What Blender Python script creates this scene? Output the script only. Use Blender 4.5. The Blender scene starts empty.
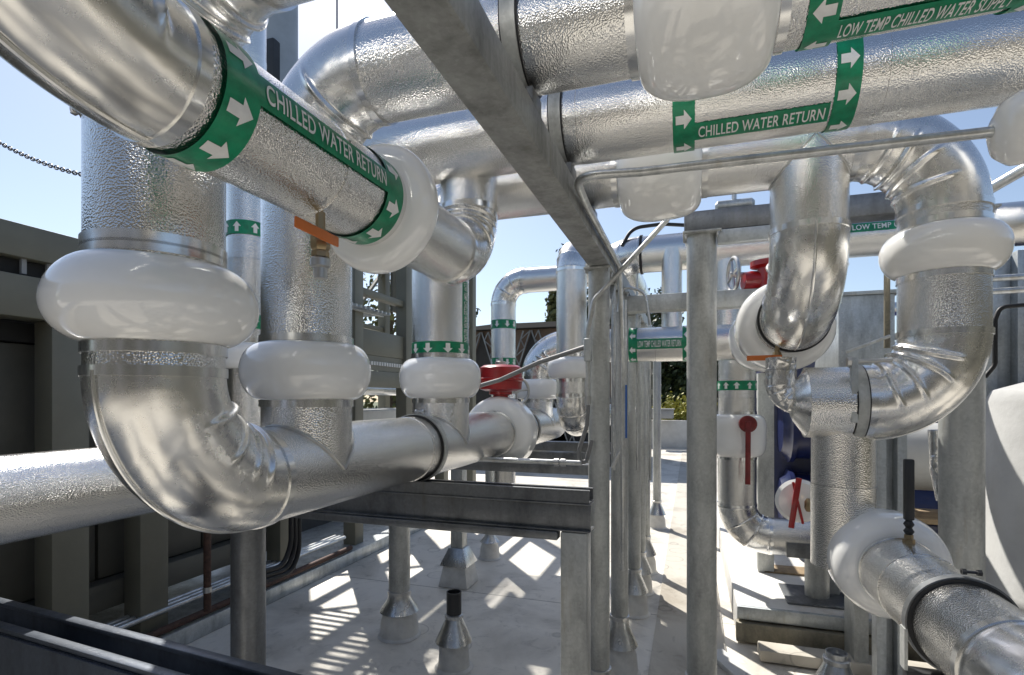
import bpy, bmesh, math, random
from mathutils import Vector, Matrix, noise
random.seed(7)
PI = math.pi
V = Vector
EYE = 1.8                       # camera height above the roof deck
YAW = math.radians(18.4)        # the pipe rack runs along world Y, the camera looks 18.4 deg left of it
F_PX = 536.0
SN, CS = math.sin(YAW), math.cos(YAW)
C = bpy.context.scene.collection

# ------------------------------------------------------------------ photo measurement helpers
def ray(px, py):
    a = (px - 512) / F_PX; b = (398 - py) / F_PX
    return V((-SN + CS * a, CS + SN * a, b))
def cam_pt(v): return V((v.x, v.y, v.z + EYE))
def atY(px, py, Y): r = ray(px, py); return cam_pt(r * (Y / r.y))
def atX(px, py, X): r = ray(px, py); return cam_pt(r * (X / r.x))
def atD(px, py, d): return cam_pt(ray(px, py) * d)
def onZ(px, py, z): r = ray(px, py); return cam_pt(r * ((z - EYE) / r.z))

# ------------------------------------------------------------------ materials
M = {}
def new_mat(name):
    m = bpy.data.materials.new(name); m.use_nodes = True
    nt = m.node_tree; b = nt.nodes['Principled BSDF']
    M[name] = m
    return m, nt, b
def N(nt, t, **kw):
    n = nt.nodes.new(t)
    for k, v in kw.items(): setattr(n, k, v)
    return n
def ramp(nt, src, stops, mode='LINEAR'):
    r = N(nt, 'ShaderNodeValToRGB'); r.color_ramp.interpolation = mode
    e = r.color_ramp.elements
    while len(e) < len(stops): e.new(.5)
    for i, (p, c) in enumerate(stops):
        e[i].position = p
        e[i].color = (c, c, c, 1) if not hasattr(c, '__len__') else (*c, 1)
    nt.links.new(src, r.inputs[0]); return r
def coords(nt): return N(nt, 'ShaderNodeTexCoord').outputs['Object']
def world_pos(nt): return N(nt, 'ShaderNodeNewGeometry').outputs['Position']
def noise_tex(nt, co, scale, detail=4, rough=.55, dist=0):
    n = N(nt, 'ShaderNodeTexNoise'); n.inputs['Scale'].default_value = scale
    n.inputs['Detail'].default_value = detail; n.inputs['Roughness'].default_value = rough
    n.inputs['Distortion'].default_value = dist
    nt.links.new(co, n.inputs['Vector']); return n.outputs['Fac']
def mapping(nt, co, scale):
    m = N(nt, 'ShaderNodeMapping'); m.inputs['Scale'].default_value = scale
    nt.links.new(co, m.inputs['Vector']); return m.outputs['Vector']
def bump(nt, b, h, strength, dist, prev=None):
    n = N(nt, 'ShaderNodeBump'); n.inputs['Strength'].default_value = strength
    n.inputs['Distance'].default_value = dist
    nt.links.new(h, n.inputs['Height'])
    if prev: nt.links.new(prev.outputs[0], n.inputs['Normal'])
    nt.links.new(n.outputs[0], b.inputs['Normal']); return n

def metal(name, col, rough, emboss=0., escale=150, wave=.0, wscale=5, var=.12):
    m, nt, b = new_mat(name); co = coords(nt)
    b.inputs['Metallic'].default_value = 1.0
    n1 = noise_tex(nt, co, 7, 5, .6)
    r = ramp(nt, n1, [(.3, tuple(c * (1 - var) for c in col)), (.7, col)])
    nt.links.new(r.outputs[0], b.inputs['Base Color'])
    n2 = noise_tex(nt, co, 22, 6, .7)
    rr = ramp(nt, n2, [(.3, rough * .92), (.75, rough * 1.15)])
    nt.links.new(rr.outputs[0], b.inputs['Roughness'])
    prev = None
    if wave: prev = bump(nt, b, noise_tex(nt, co, wscale, 2, .5, .6), wave, .05)
    if emboss:
        v = N(nt, 'ShaderNodeTexVoronoi', feature='SMOOTH_F1'); v.inputs['Scale'].default_value = escale
        v.inputs['Smoothness'].default_value = .35
        nt.links.new(co, v.inputs['Vector'])
        bump(nt, b, v.outputs['Distance'], emboss, .0022, prev)
    return m
metal('embossed_aluminium', (.80, .79, .765), .17, emboss=.50, escale=225, wave=.03, wscale=7, var=.03)
metal('smooth_aluminium', (.80, .79, .765), .26, wave=.16, wscale=6, var=.03)
metal('dented_aluminium', (.78, .775, .76), .22, wave=.55, wscale=10)
metal('bright_band', (.84, .84, .83), .22, wave=.05)
metal('brass', (.36, .28, .17), .4)
metal('steel_part', (.55, .55, .54), .38)

def paint(name, col, rough=.4, var=.18, scale=9, coat=0, metallic=0, bumps=.0, dirt=None, spec=.5):
    m, nt, b = new_mat(name); co = coords(nt)
    b.inputs['Roughness'].default_value = rough; b.inputs['Metallic'].default_value = metallic
    b.inputs['Specular IOR Level'].default_value = spec
    n1 = noise_tex(nt, co, scale, 6, .62)
    lo = tuple(c * (1 - var) for c in col) if dirt is None else dirt
    r = ramp(nt, n1, [(.34, lo), (.62, col)])
    nt.links.new(r.outputs[0], b.inputs['Base Color'])
    if coat: b.inputs['Coat Weight'].default_value = coat; b.inputs['Coat Roughness'].default_value = .06
    if bumps: bump(nt, b, noise_tex(nt, co, 35, 4), bumps, .01)
    return m
paint('white_cover', (.87, .87, .855), .09, .03, 6, coat=.6, bumps=.03)
paint('label_green', (.002, .25, .115), .30, .38, 26, bumps=.10)
paint('label_white', (.80, .80, .79), .4, .12, 30)
paint('black_rubber', (.015, .015, .016), .55, .3)
paint('black_steel', (.03, .031, .034), .42, .3)
paint('red_paint', (.38, .012, .014), .28, .35, 12, coat=.3)
paint('dark_red_paint', (.20, .012, .014), .4, .35, 20)
paint('stack_paint', (.36, .40, .47), .45, .15, 3)
paint('orange_vinyl', (.62, .16, .025), .4, .2)
paint('blue_paint', (.010, .018, .085), .35, .3, coat=.2)
paint('blue_tape', (.01, .11, .42), .4, .1)
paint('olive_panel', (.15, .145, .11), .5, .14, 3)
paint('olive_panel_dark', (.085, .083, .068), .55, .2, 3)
paint('brown_wall', (.105, .07, .05), .7, .3, 4)
paint('roof_shingle', (.045, .044, .043), .95, .3, 20, spec=.0)
paint('rusty_pipe', (.085, .042, .028), .7, .5, 40)
paint('white_boot', (.62, .615, .59), .55, .2, 12, bumps=.06)
paint('insulation_jacket', (.52, .52, .505), .5, .14, 4, bumps=.15)
paint('parapet_white', (.62, .62, .60), .7, .2, 3)
paint('wood', (.38, .28, .17), .7, .35, 18)
paint('bark', (.11, .08, .055), .9, .4, 12)
paint('grey_cable', (.20, .20, .20), .45, .2)
paint('grey_wall', (.30, .31, .32), .7, .2, 2)
paint('grey_wall_dark', (.10, .10, .105), .7, .3, 2)
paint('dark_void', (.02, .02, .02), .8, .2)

def galv(name, col, rough, metallic=.75):
    m, nt, b = new_mat(name); co = coords(nt)
    v = N(nt, 'ShaderNodeTexVoronoi'); v.inputs['Scale'].default_value = 85
    nt.links.new(co, v.inputs['Vector'])
    n = noise_tex(nt, mapping(nt, co, (1, 1, .35)), 9, 6, .65)
    mx = N(nt, 'ShaderNodeMixRGB', blend_type='MULTIPLY'); mx.inputs[0].default_value = 1
    r1 = ramp(nt, v.outputs['Color'], [(0, .82), (1, 1.0)])
    r2 = ramp(nt, n, [(.30, tuple(c * .62 for c in col)), (.52, col), (.75, tuple(min(1, c * 1.22) for c in col))])
    nt.links.new(r1.outputs[0], mx.inputs[1]); nt.links.new(r2.outputs[0], mx.inputs[2])
    st = noise_tex(nt, mapping(nt, co, (1, 1, .12)), 14, 5, .7); rs_ = ramp(nt, st, [(.60, 0.), (.74, .55)])
    m4 = N(nt, 'ShaderNodeMixRGB', blend_type='MIX'); nt.links.new(rs_.outputs[0], m4.inputs[0]); nt.links.new(mx.outputs[0], m4.inputs[1])
    m4.inputs[2].default_value = (col[0] * .62, col[1] * .52, col[2] * .38, 1)
    nt.links.new(m4.outputs[0], b.inputs['Base Color'])
    b.inputs['Metallic'].default_value = metallic
    rr = ramp(nt, n, [(.3, rough * 1.25), (.7, rough * .85)])
    nt.links.new(rr.outputs[0], b.inputs['Roughness'])
    bump(nt, b, noise_tex(nt, co, 60, 3), .12, .006)
galv('galvanised', (.50, .51, .49), .46, .40)
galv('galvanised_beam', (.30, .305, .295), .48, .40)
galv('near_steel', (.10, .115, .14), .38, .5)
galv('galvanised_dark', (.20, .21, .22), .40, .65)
galv('flashing_metal', (.62, .63, .63), .28, .9)
galv('dirty_steel', (.30, .275, .21), .55, .3)
galv('sheet_metal', (.50, .53, .54), .42, .6)
galv('conduit_steel', (.62, .63, .62), .32, .8)

def roof_mat(name, base, stain, rough, seams):
    m, nt, b = new_mat(name); co = world_pos(nt)
    n = noise_tex(nt, co, 1.1, 8, .62, .4); n2 = noise_tex(nt, co, 6.5, 8, .7, .8)
    r1 = ramp(nt, n, [(.30, stain), (.52, base)])
    r2 = ramp(nt, n2, [(.27, .55), (.45, 1.0)])
    mx = N(nt, 'ShaderNodeMixRGB', blend_type='MULTIPLY'); mx.inputs[0].default_value = .85
    nt.links.new(r1.outputs[0], mx.inputs[1]); nt.links.new(r2.outputs[0], mx.inputs[2])
    # ring-shaped puddle stains
    vo = N(nt, 'ShaderNodeTexVoronoi', feature='F1'); vo.inputs['Scale'].default_value = 2.1
    nt.links.new(co, vo.inputs['Vector'])
    rg = ramp(nt, vo.outputs['Distance'], [(0, 1.0), (.215, 1.0), (.235, .62), (.25, 1.0), (1, 1.0)])
    m2 = N(nt, 'ShaderNodeMixRGB', blend_type='MULTIPLY'); m2.inputs[0].default_value = .9
    nt.links.new(mx.outputs[0], m2.inputs[1]); nt.links.new(rg.outputs[0], m2.inputs[2])
    out = m2
    if seams:
        br = N(nt, 'ShaderNodeTexBrick'); br.offset = .5
        br.inputs['Scale'].default_value = 1; br.inputs['Mortar Size'].default_value = .006
        br.inputs['Brick Width'].default_value = 7.5; br.inputs['Row Height'].default_value = 2.3
        br.inputs['Color1'].default_value = (1, 1, 1, 1); br.inputs['Color2'].default_value = (.93, .93, .93, 1)
        br.inputs['Mortar'].default_value = (.35, .34, .32, 1)
        nt.links.new(co, br.inputs['Vector'])
        m3 = N(nt, 'ShaderNodeMixRGB', blend_type='MULTIPLY'); m3.inputs[0].default_value = 1
        nt.links.new(out.outputs[0], m3.inputs[1]); nt.links.new(br.outputs['Color'], m3.inputs[2]); out = m3
    nt.links.new(out.outputs[0], b.inputs['Base Color'])
    b.inputs['Roughness'].default_value = rough
    bump(nt, b, n2, .25, .01)
roof_mat('roof_membrane', (.71, .675, .605), (.43, .40, .345), .5, True)
roof_mat('walk_concrete', (.50, .47, .41), (.32, .285, .235), .8, False)
roof_mat('plinth_top', (.70, .69, .66), (.45, .38, .30), .55, False)
paint('ground_grass', (.10, .12, .05), .9, .4, .3)

def leaf_mat(name, c1, c2):
    m, nt, b = new_mat(name)
    info = N(nt, 'ShaderNodeNewGeometry')
    r = ramp(nt, info.outputs['Random Per Island'], [(0, c1), (1, c2)])
    nt.links.new(r.outputs[0], b.inputs['Base Color'])
    b.inputs['Roughness'].default_value = .6
    return m
leaf_mat('leaf_dark', (.018, .034, .012), (.065, .085, .028))
leaf_mat('leaf_olive', (.05, .065, .02), (.14, .14, .045))
leaf_mat('leaf_yellow', (.22, .22, .03), (.36, .33, .05))

# ------------------------------------------------------------------ mesh building
ORIG = {}                       # world origin of every root, for parts built in world coordinates
def tag(o, label, cat, group=None, kind=None):
    if label: o['label'] = label
    if cat: o['category'] = cat
    if group: o['group'] = group
    if kind: o['kind'] = kind
    return o
def thing(name, label, cat, loc, group=None):
    o = bpy.data.objects.new(name, None); C.objects.link(o)
    o.empty_display_size = .1; o.location = loc; ORIG[o.name] = V(loc)
    return tag(o, label, cat, group)

class MB:
    def __init__(s): s.v = []; s.f = []
    def add(s, vs, fs):
        k = len(s.v); s.v += [V(p) for p in vs]; s.f += [tuple(i + k for i in f) for f in fs]; return s
    def rings(s, rings, caps=True, closed=False):
        k = len(s.v); n = len(rings[0])
        for r in rings: s.v += [V(p) for p in r]
        m = len(rings)
        for i in range(m - 1 + (1 if closed else 0)):
            a = k + i * n; b = k + ((i + 1) % m) * n
            for j in range(n):
                j2 = (j + 1) % n
                s.f.append((a + j, a + j2, b + j2, b + j))
        if caps and not closed:
            s.f.append(tuple(k + j for j in reversed(range(n))))
            s.f.append(tuple(k + (m - 1) * n + j for j in range(n)))
        return s
    def box(s, c, size, rot=None):
        c = V(c); h = V(size) / 2
        pts = [V((sx * h.x, sy * h.y, sz * h.z)) for sx in (-1, 1) for sy in (-1, 1) for sz in (-1, 1)]
        if rot is not None: pts = [rot @ p for p in pts]
        return s.add([c + p for p in pts], [(0, 1, 3, 2), (4, 6, 7, 5), (0, 4, 5, 1), (2, 3, 7, 6), (0, 2, 6, 4), (1, 5, 7, 3)])
    def span(s, lo, hi): return s.box((V(lo) + V(hi)) / 2, V(hi) - V(lo))
    def bar(s, a, b, w, h=None, up=V((0, 0, 1))):
        a, b = V(a), V(b); d = b - a; L = d.length; d.normalize()
        x = d.cross(up)
        if x.length < 1e-4: x = d.cross(V((0, 1, 0)))
        x.normalize(); z = x.cross(d)
        return s.box((a + b) / 2, (w, L, h or w), Matrix((x, d, z)).transposed())
    def tube(s, path, r, seg=12, caps=True):
        path = [V(p) for p in path]; rad = r if hasattr(r, '__len__') else [r] * len(path)
        t0 = (path[1] - path[0]).normalized(); u = t0.orthogonal().normalized(); rings = []
        for i, p in enumerate(path):
            t = (path[min(i + 1, len(path) - 1)] - path[max(i - 1, 0)]).normalized()
            u = (u - t * u.dot(t)).normalized(); w = t.cross(u)
            rings.append([p + rad[i] * (u * math.cos(2 * PI * j / seg) + w * math.sin(2 * PI * j / seg)) for j in range(seg)])
        return s.rings(rings, caps)
    def lathe(s, o, axis, prof, seg=48, caps=True):
        o = V(o); d = V(axis).normalized(); u = d.orthogonal().normalized(); w = d.cross(u)
        return s.rings([[o + d * t + max(r, 1e-4) * (u * math.cos(2 * PI * j / seg) + w * math.sin(2 * PI * j / seg)) for j in range(seg)] for t, r in prof], caps)
    def torus(s, c, axis, R, r, seg=24, sub=8):
        c = V(c); d = V(axis).normalized(); u = d.orthogonal().normalized(); w = d.cross(u)
        rs = []
        for i in range(seg):
            a = 2 * PI * i / seg; n = u * math.cos(a) + w * math.sin(a)
            rs.append([c + n * (R + r * math.cos(2 * PI * j / sub)) + d * (r * math.sin(2 * PI * j / sub)) for j in range(sub)])
        return s.rings(rs, False, True)
    def build(s, name, mat, parent=None, bevel=0, flat=False, smooth_angle=38):
        org = ORIG[parent.name] if parent else V((0, 0, 0))
        if not parent and s.v:
            lo = V([min(p[i] for p in s.v) for i in range(3)]); hi = V([max(p[i] for p in s.v) for i in range(3)])
            org = V(((lo.x + hi.x) / 2, (lo.y + hi.y) / 2, lo.z))
        me = bpy.data.meshes.new(name); me.from_pydata([p - org for p in s.v], [], s.f)
        bm = bmesh.new(); bm.from_mesh(me)
        bmesh.ops.recalc_face_normals(bm, faces=bm.faces)
        if bevel:
            es = [e for e in bm.edges if len(e.link_faces) == 2 and e.calc_face_angle(0) > .6]
            bmesh.ops.bevel(bm, geom=es, offset=bevel, segments=2, affect='EDGES', profile=.5)
        bm.to_mesh(me); bm.free()
        if not flat:
            me.shade_smooth(); me.set_sharp_from_angle(angle=math.radians(smooth_angle))
        me.materials.append(M[mat])
        o = bpy.data.objects.new(name, me); C.objects.link(o)
        if parent: o.parent = parent
        else: o.location = org
        ORIG[o.name] = org
        return o

def arc(c, e1, e2, R, a0=0, a1=PI / 2, n=8):
    return [V(c) + R * (V(e1) * math.cos(a0 + (a1 - a0) * i / n) + V(e2) * math.sin(a0 + (a1 - a0) * i / n)) for i in range(n + 1)]
def bent(pts, R, n=8):
    """a polyline whose corners are rounded with radius R"""
    pts = [V(p) for p in pts]; out = [pts[0]]
    for i in range(1, len(pts) - 1):
        a, b, c = pts[i - 1], pts[i], pts[i + 1]
        d1 = (a - b); d2 = (c - b); ang = d1.angle(d2)
        t = min(R / math.tan(ang / 2), d1.length * .48, d2.length * .48); d1.normalize(); d2.normalize()
        p0, p2 = b + d1 * t, b + d2 * t
        for k in range(n + 1):
            u = k / n; out.append(p0 * (1 - u) ** 2 + b * 2 * u * (1 - u) + p2 * u * u)
    out.append(pts[-1]); return out

# ------------------------------------------------------------------ insulated pipe runs
def straight(root, a, b, r, mat='embossed_aluminium', lap=.9, seg=64, screws=False):
    a, b = V(a), V(b); L = (b - a).length; prof = []; t = 0; k = 0
    n = max(1, round(L / lap)); step = L / n
    for k in range(n):
        rr = r + (.0018 if k % 2 else 0)
        t0, t1 = k * step, (k + 1) * step
        prof += [(t0, rr - .004), (t0 + .0012, rr + .0008), (t0 + .012, rr + .0004), (t0 + .016, rr), (t1 - .0005, rr)]
    if screws:
        d_ = (b - a).normalized(); u_ = d_.orthogonal().normalized(); w2 = d_.cross(u_)
        for k in range(1, n):
            for j in range(7):
                ang = 2 * PI * j / 7 + .35; n_ = u_ * math.cos(ang) + w2 * math.sin(ang); p_ = a + d_ * (k * step + (.018 if k % 2 else -.018)) + n_ * (r + .001)
                if n_.dot(V((0, 0, EYE)) - p_) > 0: MB().lathe(p_, n_, [(0, .0042), (.003, .0036), (.0042, .002)], 8).build('screw', 'steel_part', root)
    return MB().lathe(a, b - a, prof, seg).build('pipe_jacket', mat, root, smooth_angle=50)
def elbow(root, c, e1, e2, R, r, style='crease', creases=(.22, .4, .58, .76), mat='smooth_aluminium', seg=80, nr=150, amp=.09, seed=0, seam=True):
    c, e1, e2 = V(c), V(e1), V(e2); bb = e1.cross(e2); rs = []
    for i in range(nr + 1):
        ph = PI / 2 * i / nr; n = e1 * math.cos(ph) + e2 * math.sin(ph); p = c + R * n; ring = []
        edge = min(1, 14 * i / nr, 14 * (nr - i) / nr)
        for j in range(seg):
            al = 2 * PI * j / seg; q = r
            pt = n * math.cos(al) + bb * math.sin(al)
            nz = noise.noise((p + pt * r) * 6 + V((seed * 3.1, 0, 0))); q += r * .009 * nz * edge
            if style == 'crease':
                off = abs(al - PI); th = 1 - max(0, min(1, (off - 1.35) / (.50 + .12 * math.sin(seed * 2.3)))); th = th * th * (3 - 2 * th)
                loc = R + r * math.cos(al)
                for kk, f in enumerate(creases):
                    wob = .03 * math.sin(2.1 * al + kk * 1.7 + seed)
                    tk = th * (.75 + .25 * math.sin(kk * 2.1 + seed))
                    q += r * amp * edge * tk * math.exp(-(((i / nr - f - wob) * PI / 2 * loc) / (.055 * r)) ** 2)
            else:
                for f in creases: q += r * .03 * edge * math.exp(-((i / nr - f) / .012) ** 2)
            ring.append(p + pt * q)
        rs.append(ring)
    o = MB().rings(rs, False).build('elbow_jacket', mat, root, smooth_angle=80)
    if seam and style == 'crease':
        if True:
            m = MB(); path = []
            for i in range(33):
                ph = PI / 2 * i / 32; n = e1 * math.cos(ph) + e2 * math.sin(ph)
                al = 0
                path.append(c + R * n + (r + .0015) * (n * math.cos(al) + bb * math.sin(al)))
            m.tube(path, .0055, 8); m.build('seam', 'bright_band', root)
    return o
def band(root, p, axis, r, w=.02, mat='bright_band', name='band', seg=64):
    return MB().lathe(p, axis, [(-w / 2, r - .002), (-w / 2, r + .003), (w / 2, r + .003), (w / 2, r - .002)], seg).build(name, mat, root)
def clasp(root, p, axis, n, mat='steel_part'):
    p, n, ax = V(p), V(n), V(axis).normalized(); m = MB(); t = n.cross(ax)
    m.tube([p + n * .012 - t * .022, p + n * .012 + t * .022], .004, 8)
    for s in (-1, 1): m.tube([p + n * .012 + t * .012 * s, p + n * .012 + t * .022 * s], .009, 6)
    return m.build('clamp_bolt', mat, root)
RUN_SEED = [0]
def pipe_run(name, label, pts, r, R, group=None, style='crease', caps=(False, False), mat='embossed_aluminium', emat='smooth_aluminium', base=None, creases=None, lap=.9, screws=False):
    pts = [V(p) for p in pts]; root = thing(name, label, 'pipe', base or pts[-1], group)
    Rl = R if hasattr(R, '__len__') else [R] * (len(pts) - 2)
    starts = [pts[0]]; ends = []
    for i in range(1, len(pts) - 1):
        d1 = (pts[i] - pts[i - 1]).normalized(); d2 = (pts[i + 1] - pts[i]).normalized(); q = Rl[i - 1]
        p0 = pts[i] - d1 * q; p1 = pts[i] + d2 * q; c = p0 + d2 * q
        RUN_SEED[0] += 1
        cr = creases or ((.2, .38, .56, .74) if style == 'crease' else (.04, .35, .66, .96))
        elbow(root, c, -d2, d1, q, r + .002, style, cr, emat, seed=RUN_SEED[0])
        band(root, p0, d1, r + .003, .022); band(root, p1, d2, r + .003, .022)
        ends.append(p0); starts.append(p1)
    ends.append(pts[-1])
    for i, (a, b) in enumerate(zip(starts, ends)):
        if (b - a).length > .01: straight(root, a, b, r, mat, lap, screws=screws)
    return root
def cover(root, p, axis, r, R, L, k=2.2, e=.5, trims=True, squash=0):
    """white bulging flange cover"""
    prof = []; n = 40
    for i in range(n + 1):
        u = -1 + 2 * i / n; u = math.sin(u * PI / 2)
        prof.append((u * L / 2, r + .004 + (R - r) * max(0, 1 - abs(u) ** k) ** e))
    o_, d_ = V(p), V(axis).normalized(); u_ = d_.orthogonal().normalized(); w2 = d_.cross(u_); rs = []
    for t, q in prof:
        ring = []
        for j in range(80):
            a = 2 * PI * j / 80; n_ = u_ * math.cos(a) + w2 * math.sin(a); pt = o_ + d_ * t + n_ * q
            q2 = q * (1 + .018 * min(1, (q - r) / (R - r + 1e-6) * 2) * noise.noise(pt * 7) + .0015 * noise.noise(pt * 16))
            ring.append(o_ + d_ * (t + .006 * noise.noise(pt * 6 + V((5, 1, 2)))) + n_ * q2)
        rs.append(ring)
    MB().rings(rs).build('flange_cover', 'white_cover', root, smooth_angle=80)
    if trims:
        d = V(axis).normalized()
        for s in (-1, 1): band(root, V(p) + d * s * (L / 2 + .012), d, r + .002, .022, name='cover_trim')
def strap(root, p, axis, r, w=.035, mat='galvanised', rubber=True, name='strap'):
    if rubber: MB().lathe(p, axis, [(-w * .62, r - .001), (-w * .62, r + .006), (w * .62, r + .006), (w * .62, r - .001)], 64).build('rubber_liner', 'black_rubber', root)
    MB().lathe(p, axis, [(-w / 2, r + .004), (-w / 2, r + .011), (w / 2, r + .011), (w / 2, r + .004)], 64).build(name, mat, root)

# ------------------------------------------------------------------ pipe marker labels, wrapped round the pipe
class Wrap:
    def __init__(s, o, tdir, n, r): s.o = V(o); s.t = V(tdir).normalized(); s.n = V(n).normalized(); s.u = s.n.cross(s.t); s.r = r
    def __call__(s, x, y, e):
        a = y / s.r; return s.o + s.t * x + (s.r + e) * (s.n * math.cos(a) + s.u * math.sin(a))
def wrap_strip(w, x0, x1, y0, y1, e=.0013):
    n = max(2, int(abs(y1 - y0) / w.r / .06)); m = MB()
    lo = [(w(x0, y0 + (y1 - y0) * i / n, e), w(x1, y0 + (y1 - y0) * i / n, e)) for i in range(n + 1)]
    m.add([p for q in lo for p in q], [(2 * i, 2 * i + 1, 2 * i + 3, 2 * i + 2) for i in range(n)]); return m
def text_mesh(body):
    cu = bpy.data.curves.new('t', 'FONT'); cu.body = body; cu.size = 1; cu.space_character = 1.05; cu.offset = .012
    o = bpy.data.objects.new('t', cu); C.objects.link(o)
    dg = bpy.context.evaluated_depsgraph_get(); me = bpy.data.meshes.new_from_object(o.evaluated_get(dg))
    bpy.data.objects.remove(o); bpy.data.curves.remove(cu); return me
def wrap_text(root, w, body, x0, x1, yc, h, e=.0032, name='lettering'):
    me = text_mesh(body); bm = bmesh.new(); bm.from_mesh(me); bpy.data.meshes.remove(me)
    xs = [v.co.x for v in bm.verts]; ys = [v.co.y for v in bm.verts]
    X0, X1, Y0, Y1 = min(xs), max(xs), min(ys), max(ys)
    for k in range(1, 5):
        bmesh.ops.bisect_plane(bm, geom=bm.verts[:] + bm.edges[:] + bm.faces[:], plane_co=(0, Y0 + (Y1 - Y0) * k / 5, 0), plane_no=(0, 1, 0))
    bm.verts.ensure_lookup_table(); m = MB()
    vs = [w(x0 + (v.co.x - X0) / (X1 - X0) * (x1 - x0), yc + ((v.co.y - Y0) / (Y1 - Y0) - .5) * h, e) for v in bm.verts]
    m.add(vs, [[v.index for v in f.verts] for f in bm.faces]); bm.free()
    return m.build(name, 'label_white', root, flat=True)
def arrow_mb(m, w, x, y, L, W, e=.003):
    k = .52
    out = [(-L / 2, -W * .22), (L * (k - .5), -W * .22), (L * (k - .5), -W / 2), (L / 2, 0), (L * (k - .5), W / 2), (L * (k - .5), W * .22), (-L / 2, W * .22), (L * (k - .5), 0), (-L / 2, 0)]
    pts = [w(x + a, y + b, e) for a, b in out]
    m.add(pts, [(0, 1, 7, 8), (8, 7, 5, 6), (1, 2, 3, 7), (7, 3, 4, 5)])
def marker_band(root, o, tdir, n, r, w, narrow=10, arrow_w=None, flip=1, L=.72):
    """full green ring with white arrows pointing along tdir"""
    wr = Wrap(o, tdir, n, r + .0028)
    bd_ = wrap_strip(wr, -w / 2, w / 2, -PI * r, PI * r, .0016).build('marker_band', 'label_green', root)
    circ = 2 * PI * r
    for k in range(narrow):
        m = MB(); arrow_mb(m, wr, 0, circ * k / narrow + circ / narrow * .5, w * L, circ / narrow * .62)
        m.build('arrow', 'label_white', bd_, flat=True)
def marker_text(root, o, tdir, n, r, L, h, body, th=.62):
    wr = Wrap(o, tdir, n, r + .0028)
    ls_ = wrap_strip(wr, 0, L, -h / 2, h / 2, .0013).build('label_strip', 'label_green', root)
    wrap_text(ls_, wr, body, L * .03, L * .97, 0, h * th)

# ------------------------------------------------------------------ the setting
def struct(name, mb, mat, **kw):
    o = mb.build(name, mat, None, **kw); o['kind'] = 'structure'; return o
def sheet(x0, x1, y0, y1, z): return MB().add([(x0, y0, z), (x1, y0, z), (x1, y1, z), (x0, y1, z)], [(0, 1, 2, 3)])
struct('ground', sheet(-900, 900, -900, 900, -6.0), 'ground_grass')
struct('roof_deck', MB().span((-16, -9, -.5), (14, 20, 0)), 'roof_membrane')
struct('walkway', MB().span((-.26, -3, .0), (.24, 19.0, .012)), 'walk_concrete')
tag(MB().span((-16, 20.0, -.5), (14, 20.25, 1.0)).build('parapet_wall', 'parapet_white', bevel=.01), 'long white parapet wall closing the far end of the roof', 'wall')

RL = .138
XH, ZH = -1.165, EYE - .222
ZC = EYE + .99
YC = [.915, 1.425, 1.915, 2.39]

# header line: overhead pipe > riser beside the camera > big lower elbow > lower header
h1 = pipe_run('chilled_water_header', 'thick silver header pipe with big lower elbow running under the white-collared risers',
    [(3.4, YC[0], ZC + .01), (XH, YC[0], ZC + .01), (XH, YC[0], ZH), (XH, 4.6, ZH)], RL, [.28, .28], base=(XH, YC[0], ZH - RL), screws=True, creases=(.30, .50, .68, .84))
cover(h1, (XH, YC[0], EYE + .213), (0, 0, 1), RL, .207, .185, 2.0, .66)
band(h1, (XH, YC[0], EYE + .335), (0, 0, 1), RL + .002, .025)
band(h1, (XH, YC[0], EYE + .62), (0, 0, 1), RL + .002, .012)
clasp(h1, V((XH, YC[0], EYE + .62)) + RL * V((-.55, -.83, 0)), (0, 0, 1), (-.55, -.83, 0))
strap(h1, (XH, 2.14, ZH), (0, 1, 0), RL + .003, .032)
clasp(h1, (XH + .02, 2.14, ZH + RL + .012), (0, 1, 0), (0, 0, 1))
cover(h1, (XH, 3.27, ZH), (0, 1, 0), RL, .228, .22, 6, .5)
strap(h1, (XH, 3.72, ZH), (0, 1, 0), RL - .004, .03)

# second line: overhead supply > riser > tee on the header
c1 = pipe_run('low_temp_supply_pipe', 'nearest overhead silver pipe marked LOW TEMP CHILLED WATER SUPPLY, dropping behind orange lever valve',
    [(5.1, YC[1], ZC), (XH, YC[1], ZC), (XH, YC[1], ZH + .02)], RL - .001, .26, screws=True, base=(XH, YC[1], ZH), creases=(.42, .62, .8))
cover(c1, (XH, YC[1], EYE + .083), (0, 0, 1), RL, .194, .175, 2.2, .58)
cover(c1, (.033, YC[1], ZC), (1, 0, 0), RL, .210, .32, 2.5, .55)
strap(c1, (-.44, YC[1], ZC), (1, 0, 0), RL, .04)
wr = (0, -math.cos(math.radians(86)), -math.sin(math.radians(86)))
q0, q1 = onZ(831, 38, ZC - RL).x, onZ(1014, 4, ZC - RL).x
marker_text(c1, (q0, YC[1], ZC), (1, 0, 0), wr, RL + .001, q1 - q0, .066, 'LOW TEMP CHILLED WATER SUPPLY')
marker_band(c1, (q0 - .031, YC[1], ZC), (-1, 0, 0), wr, RL + .001, .066)
marker_band(c1, (q1 + .031, YC[1], ZC), (-1, 0, 0), wr, RL + .001, .066)

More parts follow.
